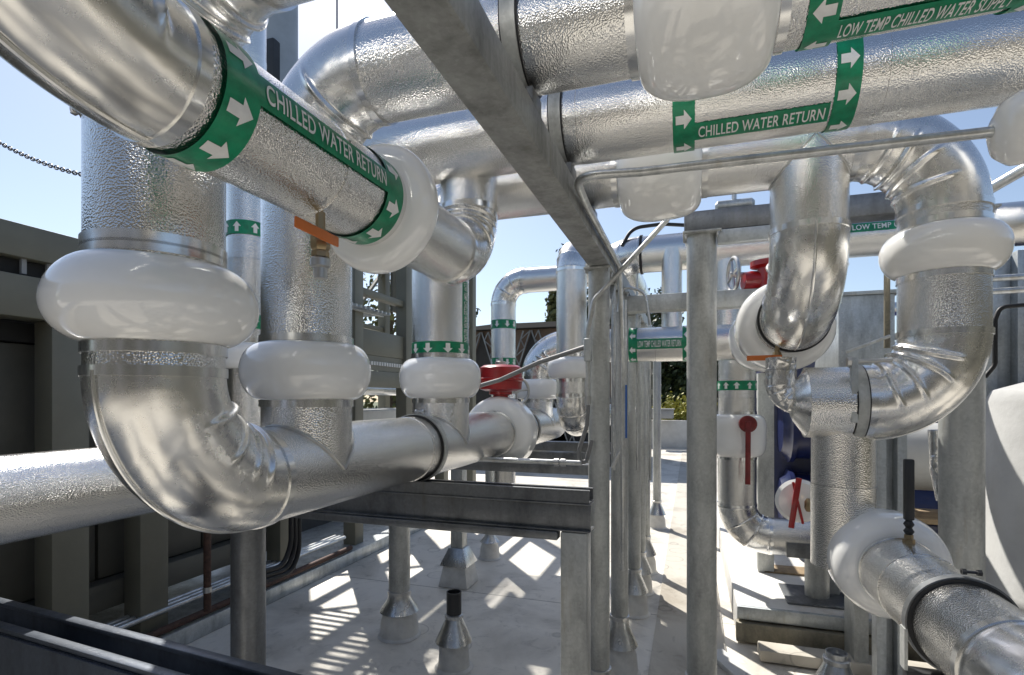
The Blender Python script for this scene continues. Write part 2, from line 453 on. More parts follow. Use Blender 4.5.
# third line: overhead return
c2 = pipe_run('overhead_return_pipe', 'second overhead silver pipe marked CHILLED WATER RETURN on its underside',
    [(5.1, YC[2], ZC), (-1.28, YC[2], ZC)], RL - .003, .2, screws=True, base=(-1.28, YC[2], ZC))
strap(c2, (-.44, YC[2], ZC), (1, 0, 0), RL - .003, .04)
n2 = (0, -math.cos(math.radians(62)), -math.sin(math.radians(62)))
xa = atY(684, 125, YC[2]).x; xb = atY(838, 110, YC[2]).x
marker_band(c2, (xa, YC[2], ZC), (1, 0, 0), n2, RL - .002, .068, 9)
marker_band(c2, (xb, YC[2], ZC), (1, 0, 0), n2, RL - .002, .066, 9)
marker_text(c2, (xa + .034, YC[2], ZC), (1, 0, 0), n2, RL - .002, xb - xa - .073, .062, 'CHILLED WATER RETURN')
cover(c2, (1.33, YC[2], ZC), (1, 0, 0), RL, .21, .30, 2.6, .52)

# fourth line: riser > overhead > right-hand drop > big elbow > tee
XG = .888; ZG = EYE - .018
c3 = pipe_run('looping_return_pipe', 'silver pipe looping from green-banded riser over the rack down to right-hand white collar and elbow',
    [(XH, YC[3], ZH + .02), (XH, YC[3], ZC), (XG, YC[3], ZC), (XG, YC[3], ZG), (.43, YC[3], ZG)], RL + .001, [.24, .30, .255], screws=True, base=(XH, YC[3], ZH), creases=(.24, .42, .6, .78))
cover(c3, (XH, YC[3], EYE + .095), (0, 0, 1), RL, .194, .19, 2.4, .58)
cover(c3, (-.125, YC[3], ZC), (1, 0, 0), RL, .216, .34, 2.6, .52)
cover(c3, (XG, YC[3], EYE + .54), (0, 0, 1), RL, .192, .17, 2.0, .62)
marker_band(c3, (XH, YC[3], EYE + .235), (0, 0, -1), (.4, -.9, 0), RL - .003, .062, 11)
nv = V((.995, -.1, 0))
marker_text(c3, (XH, YC[3], EYE + .56), (0, 0, -1), nv, RL - .003, .30, .05, 'LOW TEMP CHILLED WATER RETURN')
strap(c3, (.60, YC[3], ZG), (1, 0, 0), RL - .003, .035)
MB().lathe((.445, YC[3], ZG), (-1, 0, 0), [(0, RL + .001), (.01, RL), (.055, .075), (.062, .06)], 48).build('reducer_cone', 'smooth_aluminium', c3)
# duct tee below the right-hand elbow
t5 = pipe_run('branch_drop_pipe', 'riveted silver branch pipe dropping from tee behind the right-hand elbow',
    [(.57, YC[3] + .03, ZG), (.57, YC[3] + .03, 1.14)], .109, .2, base=(.57, YC[3] + .03, 1.14), lap=.36)
for k in range(26):
    for z in (1.40, 1.68):
        a = 2 * PI * k / 26; n = V((math.cos(a), math.sin(a), 0))
        if n.y < .3: MB().lathe(V((.57, YC[3] + .03, z)) + n * .109, n, [(0, .0035), (.003, .0025)], 6).build('rivet', 'steel_part', t5)

# near return pipe above the camera's left: riser > elbow > straight > elbow up into the return
XA, ZA, RA = -.853, EYE + .545, .115
a1 = pipe_run('near_return_pipe', 'large near silver pipe marked CHILLED WATER RETURN sweeping down from upper left',
    [(XA, .25, 5.2), (XA, .25, ZA), (XA, 2.01, ZA), (XA, 2.01, ZC)], RA, [.41, .21], screws=True, base=(XA, 2.01, ZA - RA), lap=.33, creases=(.50, .63, .76, .88))
na = V((math.cos(math.radians(5)), 0, math.sin(math.radians(5))))
y0 = .735; y1 = 1.238
marker_band(a1, (XA, y0, ZA), (0, 1, 0), na, RA + .002, .075, 9)
marker_band(a1, (XA, y1, ZA), (0, 1, 0), na, RA + .002, .075, 9)
marker_text(a1, (XA, y0 + .036, ZA), (0, 1, 0), na, RA + .002, y1 - y0 - .072, .058, 'CHILLED WATER RETURN')
cover(a1, (XA, y1 + .112, ZA), (0, 1, 0), RA, .180, .105, 2.4, .5)

# left-hand lower pipe and the small riser tee'd on it
XL, ZL = -2.03, EYE - .315
h0 = pipe_run('rear_header_pipe', 'silver header pipe at far left running behind the big lower elbow', [(XL, -1.6, ZL), (XL, 6.2, ZL)], .138, .2, base=(XL, -1.6, ZL - .138), lap=1.2)
v0 = pipe_run('small_riser_pipe', 'slim silver riser with two green arrow bands behind the nearest riser', [(XL, 2.05, EYE + 2.6), (XL, 2.05, ZL)], .086, .2, base=(XL, 2.05, ZL))
for z in (.80, .36): marker_band(v0, (XL, 2.05, EYE + z), (0, 0, 1), (.6, -.8, 0), .088, .065, 9)
cover(v0, (XL, 2.05, EYE + .20), (0, 0, 1), .086, .118, .12, 2.6, .55)

def tee_bead(root, c, r, axis):
    path = []
    for k in range(97):
        t = 2 * PI * k / 96; x, y = r * math.cos(t), r * math.sin(t)
        path.append(V(c) + (V((x, y, math.sqrt(max(0, r * r - x * x)))) if axis == 'Y' else V((x, y, -math.sqrt(max(0, r * r - y * y))))) * 1.006)
    MB().tube(path, .0042, 6, False).build('tee_seam', 'steel_part', root, smooth_angle=60)
tee_bead(h1, (XH, YC[1], ZH), RL + .001, 'Y'); tee_bead(h1, (XH, YC[3], ZH), RL + .001, 'Y'); tee_bead(h1, (XH, 4.14, ZH), RL, 'Y')

# ------------------------------------------------------------------ right-hand drop, valve and lower pipe
XE, ZE = .445, EYE + .36
e1 = pipe_run('drop_elbow_pipe', 'silver drop pipe with smooth elbow turning away behind right post, brass drain below', [(XE, YC[3], ZC), (XE, YC[3], ZE), (XE, 3.9, ZE)], RL + .001, .30, base=(XE, YC[3], ZE), creases=(.3, .5, .7))
tee_bead(e1, (XE, YC[3], ZC), RL + .001, 'X')
strap(e1, (XE, YC[3] + .315, ZE), (0, 1, 0), RL + .004, .018, 'black_rubber', False, 'gasket')
cover(e1, (XE, 3.00, ZE), (0, 1, 0), RL, .222, .26, 3.5, .5)
cover(e1, (XE - .02, 3.55, ZE), (0, 1, 0), RL, .20, .2, 3, .5)
XS = .36
s1 = pipe_run('banded_drop_pipe', 'silver drop pipe with green arrow band beside the right post, elbow at floor', [(XS, 4.72, ZE + .5), (XS, 4.72, .70), (1.05, 4.72, .70)], .145, .24, style='gore', base=(XS, 4.72, .56))
marker_band(s1, (XS, 4.72, EYE + .10), (0, 0, 1), (.2, -1, 0), .145, .075, 11)
cover(s1, (XS, 4.72, EYE - .30), (0, 0, 1), .145, .215, .34, 4, .45)
lev = MB(); lev.tube([(XS + .06, 4.52, EYE - .20), (XS + .06, 4.46, EYE - .20)], .065, 20); lev.bar((XS + .06, 4.455, EYE - .18), (XS + .055, 4.445, EYE - .66), .038, .014, V((0, 1, 0)))
lev.build('valve_lever', 'dark_red_paint', s1, bevel=.003)

XK, ZK, RK = .69, EYE - .61, .12
k1 = pipe_run('lower_right_pipe', 'silver pipe at lower right with black-lined clamp leading to white cover', [(XK + 2.0, 1.2, ZK), (XK, 1.2, ZK), (XK, 2.52, ZK)], RK, .27, base=(XK, 1.02, ZK - RK), lap=.55, style='gore')
cover(k1, (XK, 2.33, ZK), (0, 1, 0), RK, .188, .24, 3.0, .5)
strap(k1, (XK, 1.74, ZK), (0, 1, 0), RK + .003, .026, 'galvanised_dark')
clasp(k1, (XK + .02, 1.74, ZK + RK + .014), (0, 1, 0), (0, 0, 1), 'black_steel')

# ------------------------------------------------------------------ far pipes
f1 = pipe_run('far_overhead_pipe', 'far overhead silver pipe behind the right post, blue sky mirrored along its top', [(5.1, 4.3, EYE + 1.12), (-.56, 4.3, EYE + 1.12), (-.56, 6.5, EYE + 1.12)], .138, .2, base=(-.56, 4.3, EYE + 1.0), style='gore')
strap(f1, (-.36, 4.3, EYE + 1.12), (1, 0, 0), .139, .02, 'black_rubber', False, 'gasket')
nf = (0, -math.cos(math.radians(18)), math.sin(math.radians(-18)))
marker_text(f1, (1.02, 4.3, EYE + 1.12), (1, 0, 0), (0, -.98, .2), .138, .62, .06, 'LOW TEMP CHILLED WATER')
f2 = pipe_run('far_loop_pipe', 'slimmer silver pipe looping up and over left of the centre post', [(-1.56, 4.45, .9), (-1.56, 4.45, EYE + 1.02), (-.79, 4.45, EYE + 1.02), (-.79, 3.7, EYE + 1.02), (-.79, 3.7, EYE - .17), (-.79, 6.4, EYE - .17)], .106, [.20, .19, .13, .19], style='gore', base=(-1.5, 4.45, .9))
for z in (.64, .31): marker_band(f2, (-1.56, 4.45, EYE + z), (0, 0, -1), (.3, -.95, 0), .106, .075, 9)
cover(f2, (-.79, 3.7, EYE + .21), (0, 0, 1), .106, .165, .15, 3, .5)
l1 = pipe_run('low_temp_return_pipe', 'far silver pipe marked LOW TEMP CHILLED WATER RETURN between the posts', [(XH, 4.14, ZH), (XH, 4.14, EYE + .40), (.64, 4.14, EYE + .40), (.64, 6.4, EYE + .40)], .126, [.24, .2], base=(XH, 4.14, ZH), creases=(.3, .45, .6))
cover(l1, (XH, 4.14, EYE + .07), (0, 0, 1), .126, .18, .16, 3, .5)
xl = atY(634, 345, 4.14).x; xr = atY(687, 345, 4.14).x
n3 = (0, -.99, -.05)
for x in (xl, xr): marker_band(l1, (x, 4.14, EYE + .40), (-1 if x == xr else -1, 0, 0), n3, .126, .06, 9)
marker_text(l1, (xl + .03, 4.14, EYE + .40), (1, 0, 0), n3, .126, xr - xl - .06, .075, 'LOW TEMP CHILLED WATER RETURN')
pz = atY(727, 300, 4.3).x
pipe_run('far_riser_pipe', 'plain silver riser below the far overhead pipe just right of the right post', [(pz, 4.3, EYE + 1.12), (pz, 4.3, EYE + .30)], .10, .1, base=(pz, 4.3, EYE + .3))
pz = atY(672, 310, 4.25).x
pipe_run('far_stub_pipe', 'short silver stub joining the far overhead pipe to the labelled one', [(pz, 4.22, EYE + 1.12), (pz, 4.18, EYE + .42)], .075, .1, base=(pz, 4.2, EYE + .42))
x2 = pipe_run('far_thin_pipe', 'thin bluish silver pipe far behind the galvanised box', [(1.3, 6.5, EYE + .92), (5.0, 6.5, EYE + .92)], .07, .1, base=(1.3, 6.5, EYE + .85))
x3 = pipe_run('foil_elbow_pipe', 'crumpled foil-wrapped small elbow left of the branch tee', [(.35, 2.42, EYE + .165), (.35, 2.42, EYE - .01), (.50, 2.42, EYE - .01)], .056, .075, style='gore', creases=(.1, .28, .5, .7, .9), mat='dented_aluminium', emat='dented_aluminium', base=(.35, 2.42, EYE - .01), lap=.06)

# ------------------------------------------------------------------ steel
XB = -.45
bm_ = thing('overhead_beam', 'long galvanised square beam crossing overhead from the camera to the centre post', 'beam', (XB, 2.8, EYE + .686))
MB().span((XB - .054, -1.5, EYE + .686), (XB + .054, 8.2, EYE + .790)).build('beam_tube', 'galvanised_beam', bm_, bevel=.006)
for y in YC:
    MB().span((XB - .05, y - .045, EYE + .792), (XB + .05, y + .045, ZC - RL - .012)).build('pipe_saddle', 'galvanised_dark', bm_, bevel=.004)

def post(x, y, ztop, r, label, group, collar=.365, flash=True, mat='galvanised', zbase=0., cone_mat='flashing_metal'):
    t = thing('steel_post', label, 'post', (x, y, zbase), group)
    MB().tube([(x, y, zbase + .03), (x, y, ztop)], r, 32).build('pole', mat, t)
    if ztop > 2:
        MB().span((x - r * 1.25, y - r * 1.25, ztop - .012), (x + r * 1.25, y + r * 1.25, ztop - .001)).build('cap_plate', mat, t, bevel=.002)
        for sx in (-1, 1):
            for sy in (-1, 1): MB().lathe((x + sx * r * 1.02, y + sy * r * 1.02, ztop - .012), (0, 0, -1), [(0, .010), (.008, .010), (.009, .006), (.022, .006)], 6).build('bolt', 'steel_part', t)
    if flash:
        MB().lathe((x, y, zbase + collar), (0, 0, 1), [(-.012, r), (-.012, r + .008), (.012, r + .008), (.016, r)], 32).build('collar_clamp', 'steel_part', t)
        MB().lathe((x, y, zbase), (0, 0, 1), [(collar - .015, r + .004), (collar - .05, r + .008), (.19, r * 1.15 + .055), (.185, r * 1.15 + .045)], 32).build('cone_flashing', cone_mat, t)
        MB().lathe((x, y, zbase), (0, 0, 1), [(.003, r * 1.1 + .075), (.02, r * 1.1 + .058), (.12, r * 1.1 + .05), (.20, r + .03)], 32).build('boot', 'white_boot', t)
    return t
G1 = 'round galvanised posts in the row under the overhead beam'
plab = ['nearest round galvanised post, carrying conduits, under the overhead beam', 'round galvanised post close behind the conduit post', 'third galvanised post in the receding row',
        'fourth galvanised post in the receding row', 'fifth galvanised post in the receding row', 'farthest galvanised post in the receding row']
for (x, y), lb in zip([(-.459, 2.84), (-.441, 3.563), (-.449, 4.58), (-.449, 5.1), (-.449, 5.7), (-.44, 7.7)], plab):
    post(x, y, EYE + .685, .056, lb, G1)
G2 = 'thick posts under the rear header pipe'
for (x, y), lb in zip([(-2.1, 2.13), (-2.1, 3.6)], ['thick stained steel post standing below the big lower elbow', 'thick steel post with cone flashing left of the black vent stub']):
    post(x, y, ZL - .10, .08, lb, G2, .33, mat='galvanised_dark' if y < 3 else 'galvanised')
sq = thing('square_post', 'short square galvanised post with square flashing behind the steel cross beam', 'post', (-2.13, 4.77, 0))
MB().span((-2.19, 4.71, .05), (-2.07, 4.83, ZL - .1)).build('pole', 'galvanised', sq, bevel=.004)
MB().rings([[V((-2.13 + s * cx, 4.77 + s * cy, z)) for cx, cy in ((-1, -1), (1, -1), (1, 1), (-1, 1))] for z, s in ((.2, .14), (.36, .075))]).build('cone_flashing', 'flashing_metal', sq, bevel=.003)
MB().rings([[V((-2.13 + s * cx, 4.77 + s * cy, z)) for cx, cy in ((-1, -1), (1, -1), (1, 1), (-1, 1))] for z, s in ((.003, .15), (.22, .11))]).build('boot', 'white_boot', sq, bevel=.006)
post(-2.14, 5.64, ZL - .1, .05, 'slim far post with cone flashing beyond the square post', None, .30)
# the two right-hand posts and their beam
PQ = [(.055, 2.92), (1.17, 2.96)]
G3 = 'tall right-hand posts under the dark cross beam'
post(*PQ[0], EYE + .84, .073, 'tall galvanised post right of centre, standing before the labelled far pipe', G3)
post(*PQ[1], EYE + .84, .083, 'stained galvanised post below the right-hand elbow beside white tank', G3)
b2 = thing('cross_beam', 'dark galvanised cross beam resting on the two right-hand posts', 'beam', (.6, 2.92, EYE + .84))
MB().span((-.03, 2.86, EYE + .842), (1.24, 2.98, EYE + .945)).build('beam_tube', 'galvanised_dark', b2, bevel=.006)
m = MB().span((.13, 2.852, EYE + .77), (.40, 2.90, EYE + .838)); m.build('strut_channel', 'sheet_metal', b2, bevel=.003)
clamp = thing('pipe_clamp', 'small grey pipe clamp lying on top of the dark cross beam', 'clamp', (.22, 2.92, EYE + .95))
MB().lathe((.12, 2.92, EYE + .975), (1, 0, 0), [(0, .012), (.012, .026), (.17, .026), (.185, .012)], 20).build('clamp_body', 'sheet_metal', clamp)
MB().tube([(.21, 2.92, EYE + .99), (.21, 2.92, EYE + 1.05)], .012, 10).build('clamp_stem', 'steel_part', clamp)
kb = thing('knee_brace', 'short galvanised knee brace under the overhead beam beside the near post', 'brace', (XB, 3.2, EYE + .4))
MB().bar((XB, 2.9, EYE + .38), (XB, 3.28, EYE + .69), .05, .05).build('brace_bar', 'galvanised', kb, bevel=.004)
MB().span((XB - .03, 3.2, EYE + .672), (XB + .03, 3.36, EYE + .684)).build('brace_plate', 'galvanised', kb, bevel=.002)
b3 = MB().span((-.40, 3.52, EYE + .555), (.62, 3.62, EYE + .66)).build('short_rail', 'galvanised', bevel=.005)
tag(b3, 'short grey steel rail between centre and right posts below the far overhead pipe', 'rail')

# cross beam under the header
YW = 2.13; ZW = ZH - RL - .004
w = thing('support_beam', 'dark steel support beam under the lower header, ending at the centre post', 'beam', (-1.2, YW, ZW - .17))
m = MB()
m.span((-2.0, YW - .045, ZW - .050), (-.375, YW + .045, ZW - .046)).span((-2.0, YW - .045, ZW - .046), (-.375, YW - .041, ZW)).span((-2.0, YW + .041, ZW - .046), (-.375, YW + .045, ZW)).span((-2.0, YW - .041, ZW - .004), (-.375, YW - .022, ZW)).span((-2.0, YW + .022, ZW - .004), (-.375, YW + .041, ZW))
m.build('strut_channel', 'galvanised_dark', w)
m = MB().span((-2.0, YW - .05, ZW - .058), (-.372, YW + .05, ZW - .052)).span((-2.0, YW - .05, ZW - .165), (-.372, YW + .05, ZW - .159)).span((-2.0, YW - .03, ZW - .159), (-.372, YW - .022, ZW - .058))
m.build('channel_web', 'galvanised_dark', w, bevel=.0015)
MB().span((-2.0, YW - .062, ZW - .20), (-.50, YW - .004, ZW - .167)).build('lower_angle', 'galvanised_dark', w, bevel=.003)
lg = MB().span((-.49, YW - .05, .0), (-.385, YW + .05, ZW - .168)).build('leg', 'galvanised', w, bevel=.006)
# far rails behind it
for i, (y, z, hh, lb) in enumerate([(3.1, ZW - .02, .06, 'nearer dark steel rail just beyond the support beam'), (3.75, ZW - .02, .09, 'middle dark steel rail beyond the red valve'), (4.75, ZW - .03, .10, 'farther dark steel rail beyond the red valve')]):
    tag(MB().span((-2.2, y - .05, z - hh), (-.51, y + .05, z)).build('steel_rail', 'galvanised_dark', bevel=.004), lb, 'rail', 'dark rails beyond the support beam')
cd = thing('rail_conduit', 'thin galvanised conduit lying across beyond the support beam', 'conduit', (-1.2, 2.75, ZW))
MB().tube([(-1.9, 2.72, ZW + .03), (-.53, 2.72, ZW + .03)], .014, 14).build('tube', 'conduit_steel', cd)
for x in (-.66, -.625): MB().lathe((x, 2.72, ZW + .03), (1, 0, 0), [(-.012, .015), (-.012, .02), (.012, .02), (.012, .015)], 16).build('coupling', 'steel_part', cd)

# near channel across the lower left corner
fg = thing('near_channel', 'near dark steel channel crossing the lower left corner', 'beam', (-1.4, 1.0, 1.1))
a, b = V((-2.6, 1.079, 1.160)), V((-.45, .922, 1.160)); d = (b - a).normalized(); q = V((-d.y, d.x, 0))
m = MB()
for off, w_ in ((.05, .03), (-.05, .03)): m.bar(a + q * off, b + q * off, w_, .014)
m.build('lip', 'near_steel', fg, bevel=.005)
m = MB().bar(a + q * .062 - V((0, 0, .055)), b + q * .062 - V((0, 0, .055)), .006, .094).bar(a - q * .062 - V((0, 0, .055)), b - q * .062 - V((0, 0, .055)), .006, .094).bar(a - V((0, 0, .10)), b - V((0, 0, .10)), .118, .006)
m.build('channel_body', 'near_steel', fg)
m = MB().bar(a - q * .069 - V((0, 0, .165)), b - q * .069 - V((0, 0, .165)), .006, .31); m.build('side_plate', 'near_steel', fg)
m = MB()
for p in (a + d * .2, b - d * .25): m.span((p.x - .04, p.y - .04, 0), (p.x + .04, p.y + .04, 1.08))
m.build('leg', 'near_steel', fg)

# K support
ks = thing('pipe_stand', 'black strut stand carrying the lower right pipe', 'stand', (XK, 1.74, 0))
MB().span((.56, 1.72, ZK - RK - .05), (1.3, 1.76, ZK - RK - .012)).build('strut', 'black_steel', ks, bevel=.003)
for x in (.60, 1.2): MB().span((x - .02, 1.72, 0), (x + .02, 1.76, ZK - RK - .052)).build('leg', 'black_steel', ks)
MB().bar((XK - RK - .012, 1.742, ZK - .02), (XK - RK - .012, 1.742, ZK - RK - .012), .008, .035, V((0, 1, 0))).build('strap_leg', 'galvanised', ks)

# ------------------------------------------------------------------ valves, gauges, conduit
rv = thing('red_valve_actuator', 'round red valve actuator standing on the white valve cover of the header', 'valve', (XH, 3.27, ZH + .2))
zr = ZH + .19
MB().lathe((XH, 3.27, zr), (0, 0, 1), [(0, .05), (.05, .05), (.055, .075), (.075, .075)], 32).build('neck', 'red_paint', rv)
MB().lathe((XH, 3.27, zr + .077), (0, 0, 1), [(0, .10), (.012, .135), (.06, .14), (.065, .148), (.08, .148), (.085, .14), (.15, .135), (.165, .11), (.17, .05)], 40).build('actuator_body', 'red_paint', rv)
MB().lathe((XH, 3.27, zr + .247), (0, 0, 1), [(0, .035), (.02, .035), (.024, .016), (.045, .014)], 20).build('position_indicator', 'steel_part', rv)
def handwheel(c, ax, R, label, sc=1):
    t = thing('handwheel', label, 'valve wheel', c); ax = V(ax).normalized(); u = ax.orthogonal().normalized(); w_ = ax.cross(u)
    MB().torus(c, ax, R, .011 * sc, 32, 8).build('rim', 'steel_part', t)
    m = MB()
    for k in range(4):
        a_ = PI / 2 * k + .5; n = u * math.cos(a_) + w_ * math.sin(a_); m.tube([V(c), V(c) + n * R], .008 * sc, 8)
    m.build('spokes', 'steel_part', t)
    MB().tube([V(c) - ax * .02, V(c) + ax * .16], .018 * sc, 12).build('stem', 'steel_part', t)
    return t
handwheel(atY(516, 391, 3.6), (-.7, .7, 0), .10, 'small steel handwheel right of the red valve actuator')
handwheel(atY(733, 275, 3.6), (1, .25, 0), .105, 'dark steel handwheel beside the red valve behind right post')
rv2 = thing('red_gate_valve', 'red valve body above the pipe behind the right post', 'valve', atY(757, 300, 3.55))
c = atY(768, 280, 3.55)
MB().lathe(c - V((0, 0, .17)), (0, 0, 1), [(0, .09), (.02, .10), (.06, .10), (.07, .06), (.24, .06), (.25, .10), (.28, .10), (.29, .04)], 32).build('valve_yoke', 'red_paint', rv2)
MB().lathe(c + V((-.10, 0, .0)), (1, .25, 0), [(-.04, .05), (0, .06), (.06, .06), (.09, .03)], 24).build('gear_box', 'red_paint', rv2)

def ball_valve(c, label, ang, out):
    """drain valve hanging under a pipe with an orange lever"""
    c = V(c); t = thing('drain_valve', label, 'valve', c)
    MB().lathe(c, (0, 0, -1), [(-.05, .011), (.004, .011), (.006, .018), (.012, .018), (.02, .022), (.045, .022), (.053, .018), (.055, .02), (.068, .02), (.07, .012)], 6).build('valve_body', 'brass', t)
    MB().lathe(c - V((0, 0, .068)), (0, 0, -1), [(0, .017), (.005, .023), (.022, .023), (.026, .016), (.05, .015), (.05, .006)], 20).build('outlet_plug', 'steel_part', t)
    o = V(out); s = V(ang).normalized(); p = c - V((0, 0, .032)) + o * .026
    MB().tube([p - o * .012, p + o * .010], .008, 10).build('stem_nut', 'steel_part', t)
    MB().bar(p + o * .012 - s * .015, p + o * .012 + s * .13, .006, .024).build('lever', 'orange_vinyl', t, bevel=.0025)
    return t
yv = atX(309, 240, XA + .01).y
ball_valve((XA + .03, yv + .015, ZA - RA - .032), 'brass drain valve with orange lever under the near return pipe', (.0, -1, .03), (1, 0, 0))
pv = atY(777, 343, 2.70)
ball_valve((pv.x, 2.70, ZE - RL - .008), 'brass drain valve with orange lever under the right elbow', (-1, .1, 0), (0, -1, 0))

th = thing('thermometer', 'black stick thermometer in brass fitting on the lower right pipe', 'gauge', (XK + .01, 2.14, ZK + RK - .004))
p = V((XK + .01, 2.14, ZK + RK - .006))
MB().lathe(p, (0, 0, 1), [(0, .018), (.02, .018), (.022, .013), (.035, .013)], 6).build('fitting', 'brass', th)
MB().lathe(p + V((0, 0, .034)), (0, 0, 1), [(0, .009), (.012, .016), (.024, .009), (.036, .016), (.05, .009)], 16).build('gland', 'black_rubber', th)
MB().span(p + V((-.015, -.010, .084)), p + V((.015, .010, .29))).build('case', 'black_steel', th, bevel=.005)

def conduit(name, label, pts, r, R, mat='conduit_steel', couplings=(), cat='conduit', group=None):
    path = bent(pts, R)
    t = thing(name, label, cat, pts[0], group)
    MB().tube(path, r, 14).build('tube', mat, t)
    for p, ax in couplings: MB().lathe(p, ax, [(-.02, r), (-.02, r + .005), (.02, r + .005), (.02, r)], 12).build('coupling', 'steel_part', t)
    return t
# overhead conduit crossing right, then down along the beam and post
yc = 1.76
pA = atY(992, 132, yc); pB = atY(640, 172, yc); pC = atY(574, 176, yc)
pD = atX(606, 245, XB + .075); 
conduit('overhead_conduit', 'long grey conduit crossing below the overhead pipes and bending down along the beam', [pA, pB, pC, V((XB + .074, 2.05, EYE + .735)), V((XB + .074, 3.05, EYE + .735)), V((XB + .078, 3.15, EYE + .2)), V((XB + .078, 3.16, .8))], .0145, .10)
cb = thing('junction_box', 'rounded white junction fitting at the right end of the overhead conduit', 'electrical box', pA)
MB().lathe(pA - V((.0, 0, 0)), (1, .0, .02), [(0, .014), (.004, .04), (.02, .072), (.05, .092), (.11, .092), (.16, .066), (.17, .02)], 28).build('box_body', 'white_cover', cb)
yq = 2.70
c_pts = [atY(665, 222, 2.75), atX(607, 283, XB - .0 ) , atY(588, 306, 2.76), atY(587.5, 420, 2.76), atY(580, 455, 2.76)]
c_pts[1] = atY(622, 268, 2.75)
conduit('diagonal_conduit', 'grey conduit slanting down from the third pipe to the near post', [atY(668, 219, 2.75), atY(594, 300, 2.75), atY(588, 330, 2.76), atY(588, 405, 2.76)], .0125, .06, couplings=[(atY(588, 345, 2.76), (0, 0, 1)), (atY(588, 400, 2.76), (0, 0, 1))])
jb = thing('conduit_body', 'small grey conduit outlet box strapped to the near post', 'electrical box', atY(588, 360, 2.76))
MB().box(atY(588, 350, 2.745), (.04, .04, .12)).build('box_body', 'sheet_metal', jb, bevel=.008)
MB().box(atY(588, 350, 2.745) - V((0, .022, 0)), (.034, .006, .11)).build('cover_plate', 'sheet_metal', jb, bevel=.002)
conduit('drop_hose', 'grey flexible hose looping at the near post above the support beam', [atY(588, 405, 2.75), atY(587, 425, 2.75), atY(579, 450, 2.74), atY(580, 462, 2.74), atY(586, 462, 2.76), atY(592, 440, 2.77)], .011, .05, 'grey_cable')
conduit('flexible_cable', 'grey flexible cable arching from red valve actuator to the near post', [atY(437, 397, 3.0), atY(462, 393, 3.05), atY(472, 388, 3.05), atY(500, 380, 3.0), atY(540, 362, 2.9), atY(586, 347, 2.76)], .013, .15, 'grey_cable', cat='cable')
conduit('blue_taped_conduit', 'thin conduit with blue band standing between the posts', [atY(625, 300, 3.3), atY(625, 440, 3.3), atY(612, 468, 3.3)], .011, .12)
tp = bpy.data.objects['blue_taped_conduit']
MB().tube([atY(625, 385, 3.3), atY(625, 438, 3.3)], .0128, 14).build('blue_band', 'blue_tape', tp)
conduit('thin_conduit', 'thin vertical conduit standing right of the post row', [atY(650, 362, 4.0), atY(650, 480, 4.0)], .011, .1, couplings=[(atY(650, 372, 4.0), (0, 0, 1)), (atY(650, 392, 4.0), (0, 0, 1))])
for px_, y_, lb in ((614, 3.35, 'thin vertical conduit hugging the second post, nearest the near post'), (637, 4.3, 'thin vertical conduit on the third receding post')):
    conduit('vertical_conduit', lb, [atY(px_, 268, y_), atY(px_, 470, y_)], .010, .1, couplings=[(atY(px_, 330, y_), (0, 0, 1)), (atY(px_, 410, y_), (0, 0, 1))])
conduit('looped_conduit', 'thin grey conduit looping over the short steel rail behind the near post', [atY(618, 312, 3.45), atY(622, 285, 3.45), atY(645, 292, 3.45), atY(650, 325, 3.45)], .009, .08)
conduit('pipe_top_cable', 'black cable arching along the top of the far overhead pipe', [atY(622, 246, 4.2), atY(632, 228, 4.25), atY(662, 224, 4.3), atY(700, 226, 4.3)], .014, .2, 'black_rubber', cat='cable')
conduit('bracket_arm', 'slanting galvanised arm with clamp at the right edge above the collar', [atY(988, 190, 2.75), atY(1040, 160, 2.6)], .022, .1, cat='bracket')
conduit('right_riser', 'plain silver vertical pipe at the right edge behind the black hose', [V((1.98, 4.0, 3.6)), V((1.98, 4.0, 1.7))], .06, .1, 'smooth_aluminium', cat='pipe')
conduit('small_drop_pipe', 'thin foil-wrapped pipe dropping below the right-hand elbow', [atY(936, 430, 3.3), atY(938, 470, 3.3), atY(944, 500, 3.3)], .035, .1, 'dented_aluminium', cat='pipe')
conduit('black_hose', 'black hose bent beside the right-hand collar', [atY(1024, 305, 3.1), atY(1000, 307, 3.1), atY(995, 320, 3.1), atY(995, 365, 3.1), atY(985, 377, 3.1)], .010, .05, 'black_rubber', cat='hose')
for py, lb in ((279, 'upper thin horizontal conduit at the right edge'), (292, 'lower thin horizontal conduit at the right edge')):
    conduit('side_conduit', lb, [atY(985, py, 3.3), atY(1150, py - 10, 3.3)], .016, .1, group='horizontal conduits at the right edge')
conduit('bent_rod', 'brownish steel hanger rod beside the right-hand collar', [atY(887, 262, 2.7), atY(887, 348, 2.7)], .012, .1, 'dirty_steel', cat='rod')
# bare brackets right
conduit('support_arm', 'thin galvanised arm reaching left from the right elbow', [atY(846, 352, 2.3), atY(890, 336, 2.3)], .006, .1, cat='bracket')
br = thing('strut_bracket', 'slotted galvanised strut bracket beside the clamp of the right elbow', 'bracket', atY(853, 430, 2.27))
MB().box(atY(854, 390, 2.27), (.022, .03, .24)).build('strut', 'sheet_metal', br, bevel=.003)
MB().tube([atY(848, 362, 2.27), atY(892, 360, 2.27)], .008, 10).build('rod', 'steel_part', br)
MB().tube([atY(847, 362, 2.26), atY(851, 362, 2.26)], .018, 6).build('nut', 'steel_part', br)

